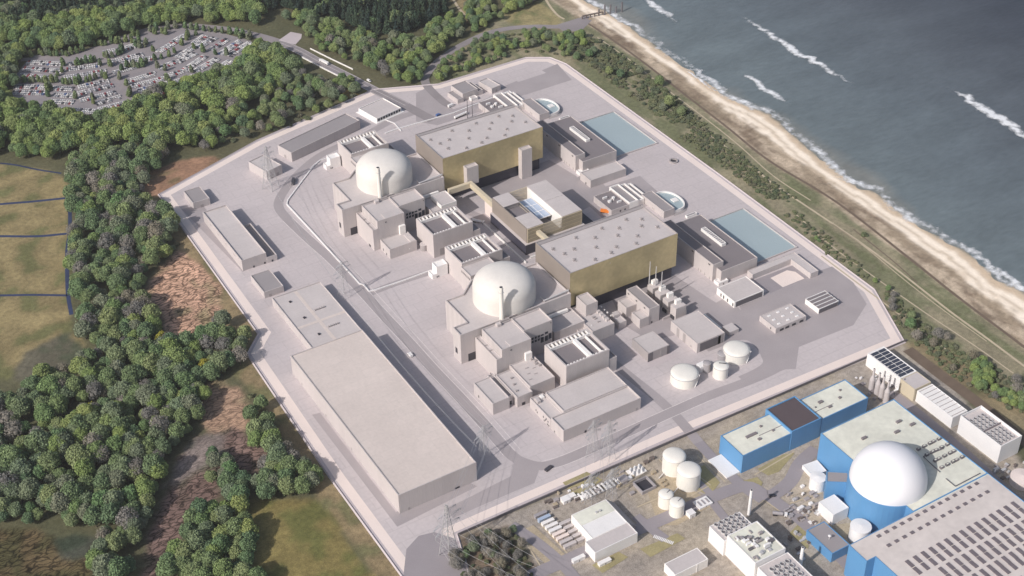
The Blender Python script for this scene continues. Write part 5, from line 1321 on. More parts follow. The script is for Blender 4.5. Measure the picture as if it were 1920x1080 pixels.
T3 = pylon((908, 858), 33, 'thin lattice pylon in the shadow by the warehouse corner', 7, R(20))
T4 = pylon((842, 1040), 50, 'big pale lattice pylon at the bottom corner of the platform', 10, R(20), ((.55, 13), (.70, 15), (.85, 10)), k_=1.6)
T5 = pylon((1112, 858), 38, 'thin lattice pylon before the double-roofed hall, left one of the pair', 8, R(20))
T6 = pylon((1140, 862), 40, 'thin lattice pylon before the double-roofed hall, right one of the pair', 8, R(20))
T7 = pylon((1107, 945), 30, 'thin lattice pylon behind the white-roofed hall, left one of the pair', 6, R(20)); T8 = pylon((1146, 935), 30, 'thin lattice pylon behind the white-roofed hall, right one of the pair', 6, R(20))
def cable(a, b, lab, r=.10):
    m_ = MB().use('steel'); N = 14; a, b = np.array(a), np.array(b); sag = np.linalg.norm(b - a) * .03
    pts = [a + (b - a) * t - np.array([0, 0, sag * 4 * t * (1 - t)]) for t in [i / N for i in range(N + 1)]]
    for p, q in zip(pts[:-1], pts[1:]): m_.bar(p, q, r, 3)
    return tag(m_.build('overhead_cable'), lab, 'cable', lab.replace('thin', '').strip() + 's')
for A_, B_, lab in ((T1, T2, 'thin overhead cable from the north-western pylon to the barrier bend'), (T2, T3, 'thin overhead cable from the barrier bend pylon to the warehouse corner'),
                    (T3, T4, 'thin overhead cable between the pylon by the warehouse and the big bottom pylon')):
    for i in (0, 1, 2, 3): cable(A_[i], B_[i], lab)
off_ = at(960, 1150, 0)
for i in range(6): cable(T4[i], (off_[0] + i * 5, off_[1], 22 + 3 * i), 'thin overhead cable running from the big pylon out of the bottom of the picture')
for i in (0, 3): cable(T5[i], T7[i], 'thin overhead cable from the left pylon before the double-roofed hall'); cable(T6[i], T8[i], 'thin overhead cable from the right pylon before the double-roofed hall')

# ------------------------------------------------------------------ vehicles on the roads
def van(p, ang, lab, m='white', L=5.6, W=2.1, H=2.3, name='van', cat='van', base=None):
    q = at(*p, 0)
    g = empty(name, lab, cat, (q[0], q[1], .25))
    g.rotation_euler = (0, 0, 0)
    c, s = math.cos(ang), math.sin(ang)
    b = MB().use(m)
    prof = [(-L / 2, .35), (L / 2, .35), (L / 2, 1.1), (L / 2 - .9, 1.25), (L / 2 - 1.7, H), (-L / 2, H)]
    lo = [(x, -W / 2, z) for x, z in prof]; hi = [(x, W / 2, z) for x, z in prof]
    T = lambda v: (q[0] + c * v[0] - s * v[1], q[1] + s * v[0] + c * v[1], .25 + v[2])
    b.face([T(v) for v in lo]); b.face([T(v) for v in reversed(hi)])
    for i in range(len(prof)):
        j = (i + 1) % len(prof); b.face([T(lo[j]), T(lo[i]), T(hi[i]), T(hi[j])])
    b.build('body', g)
    w_ = MB().use('glassd'); x0, x1 = L / 2 - .98, L / 2 - 1.62
    w_.face([T((x0, -W * .44, 1.36)), T((x0, W * .44, 1.36)), T((x1, W * .44, H - .06)), T((x1, -W * .44, H - .06))]); 
    for v in w_.v: pass
    w_.v = [(a + c * .05, d + s * .05, z + .05) for a, d, z in w_.v]
    w_.build('windscreen', g)
    for dx in (-L * .3, L * .3):
        for dy_ in (-W / 2, W / 2):
            t_ = MB().use('rubber'); a_ = T((dx, dy_ - .1, .36)); e_ = T((dx, dy_ + .1, .36)); t_.bar(a_, e_, .36, 10); t_.build('wheel', g)
    return g
def lorry(p, ang, lab, box='white', cab='white', L=14.0, tank=False):
    q = at(*p, 0); g = empty('lorry', lab, 'lorry', (q[0], q[1], .25))
    c, s = math.cos(ang), math.sin(ang); T = lambda x, y: (q[0] + c * x - s * y, q[1] + s * x + c * y)
    a_ = T(-1.3, 0)
    if tank:
        e0, e1 = T(-L / 2, 0), T(L / 2 - 3.2, 0); MB().use(box).bar((*e0, 2.5), (*e1, 2.5), 1.35, 14).build('tank', g)
    else: MB().use(box).rbox(*a_, ang, L - 3, 2.5, 1.3, 4.0).build('body', g)
    MB().use(cab).rbox(*T(L / 2 - 1.2, 0), ang, 2.2, 2.4, .8, 3.4).build('cab', g)
    MB().use('glassd').rbox(*T(L / 2 - .08, 0), ang, .12, 2.1, 2.1, 3.1).build('windscreen', g)
    MB().use('steeld').rbox(*T(-.8, 0), ang, L - 2, 1.4, .85, 1.25).build('chassis', g)
    for dx in (-L * .42, -L * .32, -L * .22, L * .38):
        for sy in (-1.1, 1.1): MB().use('rubber').bar((*T(dx, sy - .15), .75), (*T(dx, sy + .15), .75), .5, 10).build('wheel', g)
    return g
def road_ang(a, b):
    p, q = at(*a), at(*b); return math.atan2(q[1] - p[1], q[0] - p[0])
acc = road_ang((700, 168), (600, 117)); inn = road_ang((862, 745), (720, 592))
lorry((608, 119), acc, 'white box lorry on the access road bridge north of the platform', L=16)
van((692, 153), acc + math.pi, 'white van on the access road nearest the gatehouse'); van((846, 200), R(10), 'white van parked by the dark-roofed northern block', L=8, W=2.6, H=3)
van((769, 667), inn, 'white van on the inner road beside the warehouse shadow', L=6.5, W=2.4, H=2.6)
van((822, 217), R(10), 'small blue van near the far end of the access road', 'bluecar', 6); lorry((550, 343), R(60), 'dark lorry in the road bend near the north-western pylon', 'darkcar', 'darkcar', 11)
van((1029, 880), R(15), 'dark car on the front road before the double-roofed hall', 'darkcar', 7.5, 2.6, 1.9, 'parked_car', 'car')
lorry((1137, 400), R(-50), 'orange lorry beside the ventilation plant near the nearer gold hall', 'orange', 'orange', 12); lorry((897, 418), R(-52), 'white tanker lorry in the lane left of the finned office', 'white', 'white', 13, True)
lorry((864, 219), R(10), 'white tanker lorry at the white wall behind the farther gold hall', 'white', 'white', 17, True)
for i, (dx, lab) in enumerate(((877, 'left'), (886, 'right'))):
    q = at(dx, 222); g = empty('lamp_mast', f'dark thin mast behind the farther gold hall, {lab} of two', 'mast', q); MB().use('steeld').cyl(q[0], q[1], 0, 24, .5, .3, 8).build('pole', g); MB().use('steeld').cyl(q[0], q[1], 0, .6, .9, .9, 8).build('footing', g)
van((1448, 931), R(-20), 'dark car at the road junction left of the blue annex', 'darkcar', 5, 2.2, 1.7, 'parked_car', 'car')
lorry((1405, 918), R(-40), 'grey lorry trailer by the road below the long blue building', 'tankg', 'tankg', 12) if False else None
van((1502, 955), R(5), 'white van among the pipework below the blue annex', 'white', 7, 2.5, 2.6); lorry((1462, 967), R(-42), 'grey tanker lorry standing left of the white block', 'tankg', 'white', 11, True)
# outfall jetty on the beach
q0, q1, q2 = at(1092, 36), at(1130, 28), at(1166, 22)
jt = empty('outfall_jetty', 'timber jetty with five tall posts running from the dunes into the sea', 'jetty', q0)
b = MB().use('timber'); b.bar((*q0[:2], 4.0), (*q1[:2], 4.0), 1.0, 4); b.build('deck', jt)
for t in (0, .2, .4, .6, .8, 1):
    p = q0 + (q1 - q0) * t; MB().use('timber').cyl(p[0], p[1], -1, 4, .7, .7, 8).build('pier', jt)
for t in (-.2, .1, .4, .7, 1.0):
    p = q1 + (q2 - q1) * t; MB().use('steeld').cyl(p[0], p[1], -2, 11 + 3 * math.sin(t * 7), 1.1, 1.0, 10).build('post', jt)

# ------------------------------------------------------------------ car park
CP = at2([(58, 105), (100, 100), (178, 92), (240, 66), (292, 48), (372, 50), (470, 76), (480, 92), (404, 142), (335, 162), (248, 192), (236, 206), (110, 222), (76, 214), (55, 195), (22, 182), (30, 140)])
M['cp'] = mat('car_park_asphalt', (140, 134, 136), .9, .08, .05, .2)
sheet('car_park', CP, .07, 'cp')
for pts, w in (([(40, 112), (100, 108), (160, 96), (225, 72), (290, 52), (365, 48), (440, 56), (485, 66)], 9), ([(178, 92), (210, 130), (240, 175), (246, 200)], 11), ([(35, 165), (120, 165), (205, 150), (290, 125), (380, 105), (470, 80)], 6)):
    road('road', pts, w, .10 + w * .002, 'roadold')
cz, cy3 = zm(0, 30, 5.143), zm(0, 0, 3)
ROWS = [[cz(*a), cz(*b)] for a, b in (((275, 450), (605, 468)), ((235, 512), (612, 535)), ((190, 577), (545, 605)), ((150, 684), (470, 692)), ((125, 742), (465, 748)), ((510, 700), (720, 708)), ((520, 765), (722, 772)), ((490, 828), (718, 838)), ((440, 898), (920, 925)),
        ((670, 468), (890, 405)), ((650, 520), (960, 478)), ((625, 600), (1020, 535)), ((760, 692), (1055, 630)), ((760, 752), (1090, 672)), ((780, 818), (1130, 738)), ((930, 850), (1175, 780)), ((960, 908), (1200, 842)))]
ROWS += [[cy3(*a), cy3(*b)] for a, b in (((585, 297), (765, 262)), ((620, 352), (800, 308)), ((640, 412), (790, 370)), ((720, 460), (885, 412)), ((730, 492), (935, 440)), ((780, 512), (965, 465)), ((880, 527), (1000, 503)), ((690, 345), (860, 330)), ((890, 295), (1050, 200)),
        ((700, 275), (800, 240)), ((985, 232), (1045, 198)), ((1000, 325), (1140, 235)), ((1095, 245), (1150, 205)), ((1120, 268), (1212, 212)), ((1190, 282), (1282, 222)), ((1240, 307), (1352, 232)), ((1290, 317), (1410, 240)), ((1005, 350), (1105, 300)), ((1045, 392), (1155, 318)),
        ((1100, 402), (1225, 332)), ((1160, 427), (1295, 345)), ((930, 432), (1070, 392)), ((980, 466), (1085, 432)), ((1010, 492), (1120, 452)), ((890, 388), (990, 350)))]
def car_mesh(nm, m):
    b = MB().use(m)
    def loft(secs):
        for k in range(len(secs) - 1):
            a, c = secs[k], secs[k + 1]
            for i in range(len(a)): j = (i + 1) % len(a); b.face([a[i], a[j], c[j], c[i]])
        b.face(secs[-1]); b.face(list(reversed(secs[0])))
    sq = lambda x0, x1, w, z: [(x0, -w, z), (x1, -w, z), (x1, w, z), (x0, w, z)]
    loft([sq(-2.15, 2.15, .88, .3), sq(-2.2, 2.2, .92, .62), sq(-2.1, 2.05, .86, .95)])
    b.use('glassd'); loft([sq(-1.75, 1.15, .80, .95), sq(-1.3, .5, .66, 1.40)])
    b.use(m); loft([sq(-1.3, .5, .66, 1.402), sq(-1.15, .35, .58, 1.48)])
    b.use('rubber')
    for x in (-1.35, 1.35):
        for y in (-.85, .85): b.bar((x, y - .08, .32), (x, y + .08, .32), .32, 8)
    me = bpy.data.meshes.new(nm); me.from_pydata(b.v, [], b.f)
    for k in b.mats: me.materials.append(M[k])
    me.polygons.foreach_set('material_index', b.mi); me.update()
    return me
CARS = [('white', 'white'), ('silver', 'silver'), ('dark', 'darkcar'), ('red', 'red'), ('blue', 'bluecar')]
car_me = {c: car_mesh(c + '_car_body', m) for c, m in CARS}
spots = []
rg = random.Random(11)
for a, b in ROWS:
    p, q = at(*a), at(*b); d = q - p; L = np.linalg.norm(d); u = d / L; v = np.array([-u[1], u[0], 0])
    for side in (-1, 1):
        k = 0
        while k * 2.55 < L:
            if rg.random() < (.97 if side > 0 else .93):
                c = p + u * (k * 2.55) + v * (side * 2.65)
                spots.append((c[0], c[1], math.atan2(v[1], v[0]) + (math.pi if rg.random() < .5 else 0) + rg.uniform(-.03, .03), rg.choices([0, 1, 2, 3, 4], [58, 24, 9, 7, 2])[0]))
            k += 1
spots.sort(key=lambda s: (s[0] - CAM[0]) ** 2 + (s[1] - CAM[1]) ** 2)
proto_car = {}
for x, y, a, k in spots[:300]:
    if k not in proto_car:
        o = bpy.data.objects.new('parked_car', car_me[CARS[k][0]]); proto_car[k] = o
    else: o = proto_car[k].copy()
    col.objects.link(o)
    o.location = (x, y, .13); o.rotation_euler = (0, 0, a)
    c = CARS[k][0]
    tag(o, f'{c} car parked in one of the rows of the big car park among the woods', 'car', f'{c} cars in the big car park')
def scatter_stuff(name, protos, pts, label=None):
    """one object: copies of the prototypes' meshes at points (x, y, z, rotation, scale, which)"""
    A_ = np.array(pts, float)
    me = bpy.data.meshes.new(name); me.vertices.add(len(A_)); me.vertices.foreach_set('co', A_[:, :3].ravel())
    for nm, k, ty in (('rotz', 3, 'FLOAT'), ('sc', 4, 'FLOAT'), ('which', 5, 'INT')):
        t = me.attributes.new(nm, ty, 'POINT'); t.data.foreach_set('value', A_[:, k].astype(np.int32 if ty == 'INT' else np.float32))
    o = bpy.data.objects.new(name, me); col.objects.link(o); o['kind'] = 'stuff'
    if label: o['label'] = label
    g = bpy.data.node_groups.new(name + '_nodes', 'GeometryNodeTree')
    g.interface.new_socket('Geometry', in_out='INPUT', socket_type='NodeSocketGeometry'); g.interface.new_socket('Geometry', in_out='OUTPUT', socket_type='NodeSocketGeometry')
    n, l = g.nodes, g.links
    gi, go = n.new('NodeGroupInput'), n.new('NodeGroupOutput')
    iop = n.new('GeometryNodeInstanceOnPoints'); jn = n.new('GeometryNodeJoinGeometry')
    for p in reversed(protos):
        oi = n.new('GeometryNodeObjectInfo'); oi.inputs['Object'].default_value = p; oi.inputs['As Instance'].default_value = True; l.new(oi.outputs['Geometry'], jn.inputs[0])
    def attr(nm, ty):
        a = n.new('GeometryNodeInputNamedAttribute'); a.data_type = ty; a.inputs['Name'].default_value = nm
        return next(s for s in a.outputs if s.enabled and s.name == 'Attribute')
    cx = n.new('ShaderNodeCombineXYZ'); l.new(attr('rotz', 'FLOAT'), cx.inputs[2])
    l.new(gi.outputs[0], iop.inputs['Points']); l.new(jn.outputs[0], iop.inputs['Instance']); iop.inputs['Pick Instance'].default_value = True
    l.new(attr('which', 'INT'), iop.inputs['Instance Index']); l.new(cx.outputs[0], iop.inputs['Rotation']); l.new(attr('sc', 'FLOAT'), iop.inputs['Scale'])
    l.new(iop.outputs[0], go.inputs[0])
    md = o.modifiers.new('scatter', 'NODES'); md.node_group = g
    return o
ks = sorted(proto_car)
scatter_stuff('parked_cars', [proto_car[k] for k in ks], [(x, y, .13, a, 1.0, ks.index(k) if k in ks else 0) for x, y, a, k in spots[300:]], 'cars in the farther rows of the car park')

# ------------------------------------------------------------------ trees and scrub
def leaf_mat(name, cols, spread=.28):
    m = bpy.data.materials.new(name); m.use_nodes = True
    n, l = m.node_tree.nodes, m.node_tree.links
    b = n['Principled BSDF']; b.inputs['Roughness'].default_value = .75; b.inputs['Specular IOR Level'].default_value = .15
    oi = n.new('ShaderNodeObjectInfo'); cr = n.new('ShaderNodeValToRGB')
    el = cr.color_ramp.elements
    el[0].color, el[1].color = (*lin(cols[0]), 1), (*lin(cols[-1]), 1)
    for i, c in enumerate(cols[1:-1], 1): el.new(i / (len(cols) - 1)).color = (*lin(c), 1)
    l.new(oi.outputs['Random'], cr.inputs[0])
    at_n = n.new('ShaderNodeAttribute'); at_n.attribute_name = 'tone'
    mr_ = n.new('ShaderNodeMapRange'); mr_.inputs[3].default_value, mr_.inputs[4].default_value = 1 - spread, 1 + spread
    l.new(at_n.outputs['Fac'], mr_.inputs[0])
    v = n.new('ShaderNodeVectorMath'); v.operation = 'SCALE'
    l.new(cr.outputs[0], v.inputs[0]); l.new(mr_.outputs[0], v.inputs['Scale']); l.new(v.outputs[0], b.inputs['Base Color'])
    tr = n.new('ShaderNodeBsdfTranslucent'); mx = n.new('ShaderNodeMixShader'); mx.inputs[0].default_value = .18
    l.new(v.outputs[0], tr.inputs[0]); l.new(b.outputs[0], mx.inputs[1]); l.new(tr.outputs[0], mx.inputs[2]); l.new(mx.outputs[0], n['Material Output'].inputs[0])
    return m
LEAF = {'bright': leaf_mat('sunny_leaves', [(130, 150, 94), (146, 162, 98), (118, 142, 96), (156, 166, 104), (136, 152, 102), (110, 134, 94)]),
        'deep': leaf_mat('deep_leaves', [(112, 136, 98), (134, 148, 102), (102, 126, 96), (144, 154, 106), (122, 138, 110), (136, 140, 118), (108, 136, 92)]),
        'pine': leaf_mat('pine_needles', [(60, 78, 64), (70, 86, 68), (56, 72, 68), (78, 92, 72)]),
        'bare': leaf_mat('bare_twigs', [(142, 138, 132), (128, 126, 122), (150, 144, 134), (136, 130, 112)]),
        'scrub': leaf_mat('scrub_leaves', [(104, 116, 86), (118, 124, 94), (126, 128, 98), (98, 110, 88), (128, 124, 104)]),
        'gold': leaf_mat('yellowing_leaves', [(150, 142, 58), (140, 140, 62)])}
def crown_mesh(name, lobes, nleaf, size, leaf, seed, flat=.55, core=.80):
    g = np.random.default_rng(seed)
    L = np.array(lobes, float)                       # x y z rx rz
    V, Fq, T = [], [], []
    area = L[:, 3] ** 2; tot = 0
    for li, (x, y, z, rx, rz) in enumerate(L):
        n = int(nleaf * area[li] / area.sum())
        d = g.normal(size=(n * 2, 3)); d /= np.linalg.norm(d, axis=1)[:, None]
        d = d[d[:, 2] > -.55][:n]
        rad = 1 + g.normal(0, .07, len(d)) + .10 * np.sin(d[:, 0] * 9 + seed) * np.sin(d[:, 1] * 8 + 2 * seed) + .06 * np.sin(d[:, 2] * 12)
        p = np.stack([x + d[:, 0] * rx * rad, y + d[:, 1] * rx * rad, z + d[:, 2] * rz * rad], 1)
        keep = np.ones(len(p), bool)
        for lj, (x2, y2, z2, r2, q2) in enumerate(L):
            if lj != li: keep &= ((p[:, 0] - x2) / r2) ** 2 + ((p[:, 1] - y2) / r2) ** 2 + ((p[:, 2] - z2) / q2) ** 2 > .62
        p, d = p[keep], d[keep]
        nn = d * flat + g.normal(size=d.shape) * .45; nn /= np.linalg.norm(nn, axis=1)[:, None]
        t = np.cross(nn, g.normal(size=d.shape)); t /= np.linalg.norm(t, axis=1)[:, None]; bt = np.cross(nn, t)
        s = size * g.uniform(.6, 1.3, (len(p), 1))
        q = np.stack([p - t * s - bt * s * .6, p + t * s * .8 - bt * s, p + t * s + bt * s * .7, p - t * s * .7 + bt * s], 1)
        V.append(q.reshape(-1, 3)); T.append(np.repeat(np.clip(g.normal(.5, .2, len(p)) + .18 * np.sin(p[:, 0] * 1.3 + p[:, 1] * 1.1 + seed), 0, 1), 4))
        Fq.append(np.arange(len(p) * 4).reshape(-1, 4) + tot); tot += len(p) * 4
        # inner mass of the lobe, so that the crown is not see-through
        nu, nv = 8, 5
        cv, ct = [], []
        for a in range(nv + 1):
            ph = -math.pi / 2 + math.pi * a / nv
            for c in range(nu):
                th = 2 * math.pi * c / nu
                cv.append((x + core * rx * math.cos(ph) * math.cos(th), y + core * rx * math.cos(ph) * math.sin(th), z + core * rz * math.sin(ph)))
        cf = [(tot + a * nu + c, tot + a * nu + (c + 1) % nu, tot + (a + 1) * nu + (c + 1) % nu, tot + (a + 1) * nu + c) for a in range(nv) for c in range(nu)]
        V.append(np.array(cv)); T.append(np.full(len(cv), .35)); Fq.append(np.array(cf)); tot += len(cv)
    V, Fq, T = np.concatenate(V), np.concatenate(Fq), np.concatenate(T)
    me = bpy.data.meshes.new(name); me.vertices.add(len(V)); me.vertices.foreach_set('co', V.ravel())
    me.loops.add(Fq.size); me.polygons.add(len(Fq)); me.loops.foreach_set('vertex_index', Fq.ravel().astype(np.int32)); me.polygons.foreach_set('loop_start', np.arange(0, Fq.size, 4, dtype=np.int32))
    a_ = me.attributes.new('tone', 'FLOAT', 'POINT'); a_.data.foreach_set('value', T.astype(np.float32))
    me.materials.append(LEAF[leaf]); me.update(); me.validate()
    return me
def broad_lobes(seed, r=5.2, h=12.0):
    g = random.Random(seed); L = [(0, 0, h * .60, r * .80, h * .36)]
    n = g.randint(6, 9)
    for k in range(n):
        a = 2 * math.pi * (k + g.uniform(-.3, .3)) / n
        q = g.uniform(.44, .64) * r; L.append((q * math.cos(a), q * math.sin(a), h * g.uniform(.36, .68), r * g.uniform(.36, .50), h * g.uniform(.18, .26)))
    for k in range(3):
        a = g.uniform(0, 6.28); q = g.uniform(.1, .4) * r; L.append((q * math.cos(a), q * math.sin(a), h * g.uniform(.74, .86), r * g.uniform(.28, .40), h * g.uniform(.13, .19)))
    return L
def pine_lobes(seed, r=3.2, h=15.0):
    g = random.Random(seed); L = []
    for k in range(6):
        t = k / 5; L.append((g.uniform(-.5, .5), g.uniform(-.5, .5), h * (.26 + .66 * t), r * (1 - .78 * t) * g.uniform(.85, 1.1), h * .11))
    for k in range(7):
        a = g.uniform(0, 6.28); t = g.random() * .6; q = r * .7 * (1 - .7 * t); L.append((q * math.cos(a), q * math.sin(a), h * (.28 + .6 * t), r * .42 * (1 - .5 * t), h * .06))
    return L
def shrub_lobes(seed, r=2.6, h=3.0):
    g = random.Random(seed); L = [(0, 0, h * .4, r * .7, h * .5)]
    for k in range(5):
        a = g.uniform(0, 6.28); q = g.uniform(.4, .8) * r; L.append((q * math.cos(a), q * math.sin(a), h * g.uniform(.25, .5), r * g.uniform(.35, .55), h * g.uniform(.25, .45)))
    return L
def trunk_mesh(name, h, r, limbs=5, seed=0):
    g = random.Random(seed); b = MB().use('bark')
    b.lathe(0, 0, [(r * 1.4, -.3), (r, .8), (r * .75, h * .55), (r * .3, h)], 7)
    for k in range(limbs):
        a = 2 * math.pi * k / max(limbs, 1) + g.random(); z = h * g.uniform(.45, .7)
        b.bar((0, 0, z), (math.cos(a) * h * .26, math.sin(a) * h * .26, z + h * .26), r * .3, 4)
    me = bpy.data.meshes.new(name); me.from_pydata(b.v, [], b.f); me.materials.append(M['bark']); me.update(); return me
KIND = {}   # kind -> list of (crown mesh, trunk mesh)
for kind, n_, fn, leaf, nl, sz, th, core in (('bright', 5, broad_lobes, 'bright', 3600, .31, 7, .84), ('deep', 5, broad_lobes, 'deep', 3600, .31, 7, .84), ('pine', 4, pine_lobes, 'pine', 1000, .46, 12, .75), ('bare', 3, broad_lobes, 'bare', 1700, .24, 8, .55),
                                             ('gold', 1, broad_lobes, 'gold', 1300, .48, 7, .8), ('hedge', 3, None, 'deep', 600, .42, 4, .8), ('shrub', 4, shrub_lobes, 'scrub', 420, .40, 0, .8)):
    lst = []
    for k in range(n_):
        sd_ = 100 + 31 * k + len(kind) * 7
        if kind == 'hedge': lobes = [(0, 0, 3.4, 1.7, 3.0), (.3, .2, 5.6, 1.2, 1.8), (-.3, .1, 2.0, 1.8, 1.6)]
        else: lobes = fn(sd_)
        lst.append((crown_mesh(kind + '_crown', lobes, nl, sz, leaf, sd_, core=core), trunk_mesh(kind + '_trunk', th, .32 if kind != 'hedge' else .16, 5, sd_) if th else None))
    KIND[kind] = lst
PLANTS = []                                          # kind, x, y, scale, wood
def wood(outline, mix, spacing, keep, nm, smin=.75, smax=1.25, seed=1, clump=0.0):
    poly = at2(outline); A_ = np.array(poly); g = np.random.default_rng(seed)
    x0, y0, x1, y1 = *A_.min(0), *A_.max(0)
    nx_, ny_ = int((x1 - x0) / spacing) + 1, int((y1 - y0) / spacing) + 1
    X, Y = np.meshgrid(x0 + np.arange(nx_) * spacing, y0 + np.arange(ny_) * spacing)
    X = X + g.uniform(-.42, .42, X.shape) * spacing + (np.arange(ny_) % 2)[:, None] * spacing * .5; Y = Y + g.uniform(-.42, .42, Y.shape) * spacing
    ok = inside(poly, X, Y) & (g.random(X.shape) < keep)
    if clump: ok &= fbm(X, Y, 30, seed + 900) > clump
    big = fbm(X, Y, 45, seed + 500)
    for x, y, b in zip(X[ok], Y[ok], big[ok]):
        k = g.choice(list(mix), p=np.array(list(mix.values())) / sum(mix.values()))
        PLANTS.append((str(k), float(x), float(y), float(g.uniform(smin, smax) * (.8 + .45 * b)), nm))
wood([(-50, 170), (10, 178), (55, 205), (85, 222), (170, 226), (240, 212), (255, 195), (335, 168), (405, 148), (470, 105), (500, 88), (540, 112), (565, 135), (540, 165), (500, 190), (455, 215), (420, 245), (370, 275), (330, 285), (225, 285), (150, 300), (60, 300), (-50, 296)], {'bright': .8, 'deep': .18, 'bare': .02}, 11.5, .97, 'belt', .95, 1.85, 1)
wood([(540, 115), (600, 148), (672, 162), (672, 182), (560, 232), (478, 255), (380, 290), (370, 275), (420, 245), (455, 215), (500, 190), (540, 165), (565, 135)], {'deep': .45, 'bright': .2, 'shrub': .25, 'bare': .1}, 9, .86, 'belt', .65, 1.3, 31, .2)
wood([(-60, 92), (0, 98), (48, 98), (40, 130), (28, 168), (0, 182), (-60, 180)], {'bright': .6, 'deep': .4}, 11.5, .95, 'belt', 1.15, 1.6, 2)
wood([(-60, -70), (360, -70), (345, 5), (300, 18), (230, 30), (165, 40), (120, 45), (60, 55), (-60, 70)], {'pine': .75, 'deep': .25}, 9, .96, 'conifer', 1.1, 1.5, 3)
wood([(-60, 50), (40, 48), (120, 42), (180, 40), (300, 20), (350, 5), (480, 0), (500, 52), (430, 50), (370, 45), (285, 52), (225, 68), (170, 90), (100, 99), (52, 102), (46, 92), (-60, 88)], {'bright': .85, 'deep': .15}, 11, .95, 'fringe', 1.2, 1.75, 4)
wood([(340, -70), (850, -70), (845, 0), (835, 28), (780, 62), (720, 72), (660, 50), (590, 32), (540, 22), (480, 18), (470, -5), (345, -5)], {'pine': .9, 'deep': .1}, 8.5, .94, 'conifer', 1.1, 1.5, 5)
wood([(515, 28), (600, 38), (720, 78), (780, 68), (850, 28), (905, 10), (1010, -20), (1015, 0), (960, 28), (905, 58), (850, 84), (812, 112), (788, 150), (770, 165), (700, 138), (650, 120), (600, 95), (568, 70), (560, 55)], {'bright': .42, 'deep': .40, 'shrub': .14, 'bare': .04}, 9.5, .85, 'scrubwood', .7, 1.35, 6, .28)
wood([(850, -70), (1030, -70), (1010, 0), (960, 20), (900, 30), (870, 15)], {'deep': .4, 'bright': .3, 'shrub': .3}, 8, .8, 'scrubwood', .6, 1.0, 7, .3)
wood([(812, 158), (822, 128), (860, 98), (905, 75), (960, 62), (1040, 60), (1090, 68), (1110, 88), (1062, 108), (1035, 100), (985, 98), (900, 128)], {'deep': .32, 'bright': .28, 'shrub': .40}, 7.5, .9, 'scrubwood', .55, 1.0, 8, .22)
wood([(1090, 66), (1130, 78), (1200, 130), (1285, 200), (1300, 225), (1230, 215), (1160, 165), (1100, 118), (1075, 115)], {'shrub': .96, 'deep': .04}, 4.6, .9, 'coast', .7, 1.25, 9, .30)
wood([(1235, 200), (1300, 215), (1400, 300), (1480, 370), (1440, 375), (1350, 310), (1270, 255)], {'shrub': 1}, 3.9, .88, 'coast', .45, 1.0, 10, .33)
wood([(1130, 85), (1230, 150), (1330, 235), (1420, 310), (1500, 375), (1480, 385), (1380, 300), (1260, 205)], {'shrub': 1}, 5, .6, 'coast', .35, .7, 11, .46)
wood([(1480, 385), (1560, 450), (1640, 525), (1625, 530), (1540, 470), (1465, 405)], {'shrub': 1}, 4.5, .7, 'coast', .4, .85, 12, .38)
wood([(1655, 540), (1700, 570), (1760, 630), (1850, 680), (1960, 750), (1960, 800), (1890, 765), (1800, 715), (1720, 650), (1670, 590)], {'shrub': .85, 'bare': .10, 'deep': .05}, 5, .85, 'heath', .6, 1.05, 13, .22)
wood([(1815, 690), (1850, 680), (1862, 720), (1835, 735)], {'bright': 1}, 6, 1, 'heath', .6, .8, 14); wood([(1860, 735), (1920, 735), (1925, 775), (1880, 765)], {'bright': 1}, 6, 1, 'heath', .6, .8, 15)
wood([(118, 310), (160, 292), (240, 285), (330, 292), (300, 315), (285, 350), (262, 372), (302, 398), (328, 432), (328, 478), (300, 495), (268, 540), (285, 585), (310, 640), (350, 655), (385, 632), (410, 600), (462, 632), (470, 655), (455, 690), (415, 712), (395, 720), (385, 790), (355, 825), (330, 870), (300, 905), (285, 955), (262, 1030), (235, 1090), (180, 1095), (192, 1010), (150, 995), (90, 985), (-60, 978), (-60, 770), (0, 762), (60, 720), (120, 705), (168, 668), (140, 610), (133, 560), (136, 440), (134, 345)], {'deep': .70, 'bright': .14, 'bare': .15, 'gold': .006}, 10.2, .97, 'west', .8, 1.75, 16)
wood([(462, 765), (500, 768), (520, 830), (555, 870), (598, 900), (600, 928), (560, 935), (480, 938), (460, 975), (482, 1040), (486, 1100), (300, 1100), (310, 1060), (380, 970), (430, 915), (478, 900), (492, 870), (475, 820)], {'deep': .7, 'bright': .24, 'bare': .06}, 10, .96, 'strip', 1.0, 1.5, 17)
wood([(380, 860), (420, 850), (440, 895), (400, 915)], {'deep': 1}, 9, .95, 'strip', .9, 1.2, 18)
wood([(840, 1040), (900, 1000), (960, 985), (985, 1030), (1000, 1090), (930, 1150), (880, 1120)], {'deep': .14, 'bare': .36, 'shrub': .5}, 5.2, .85, 'corner', .5, .95, 19)
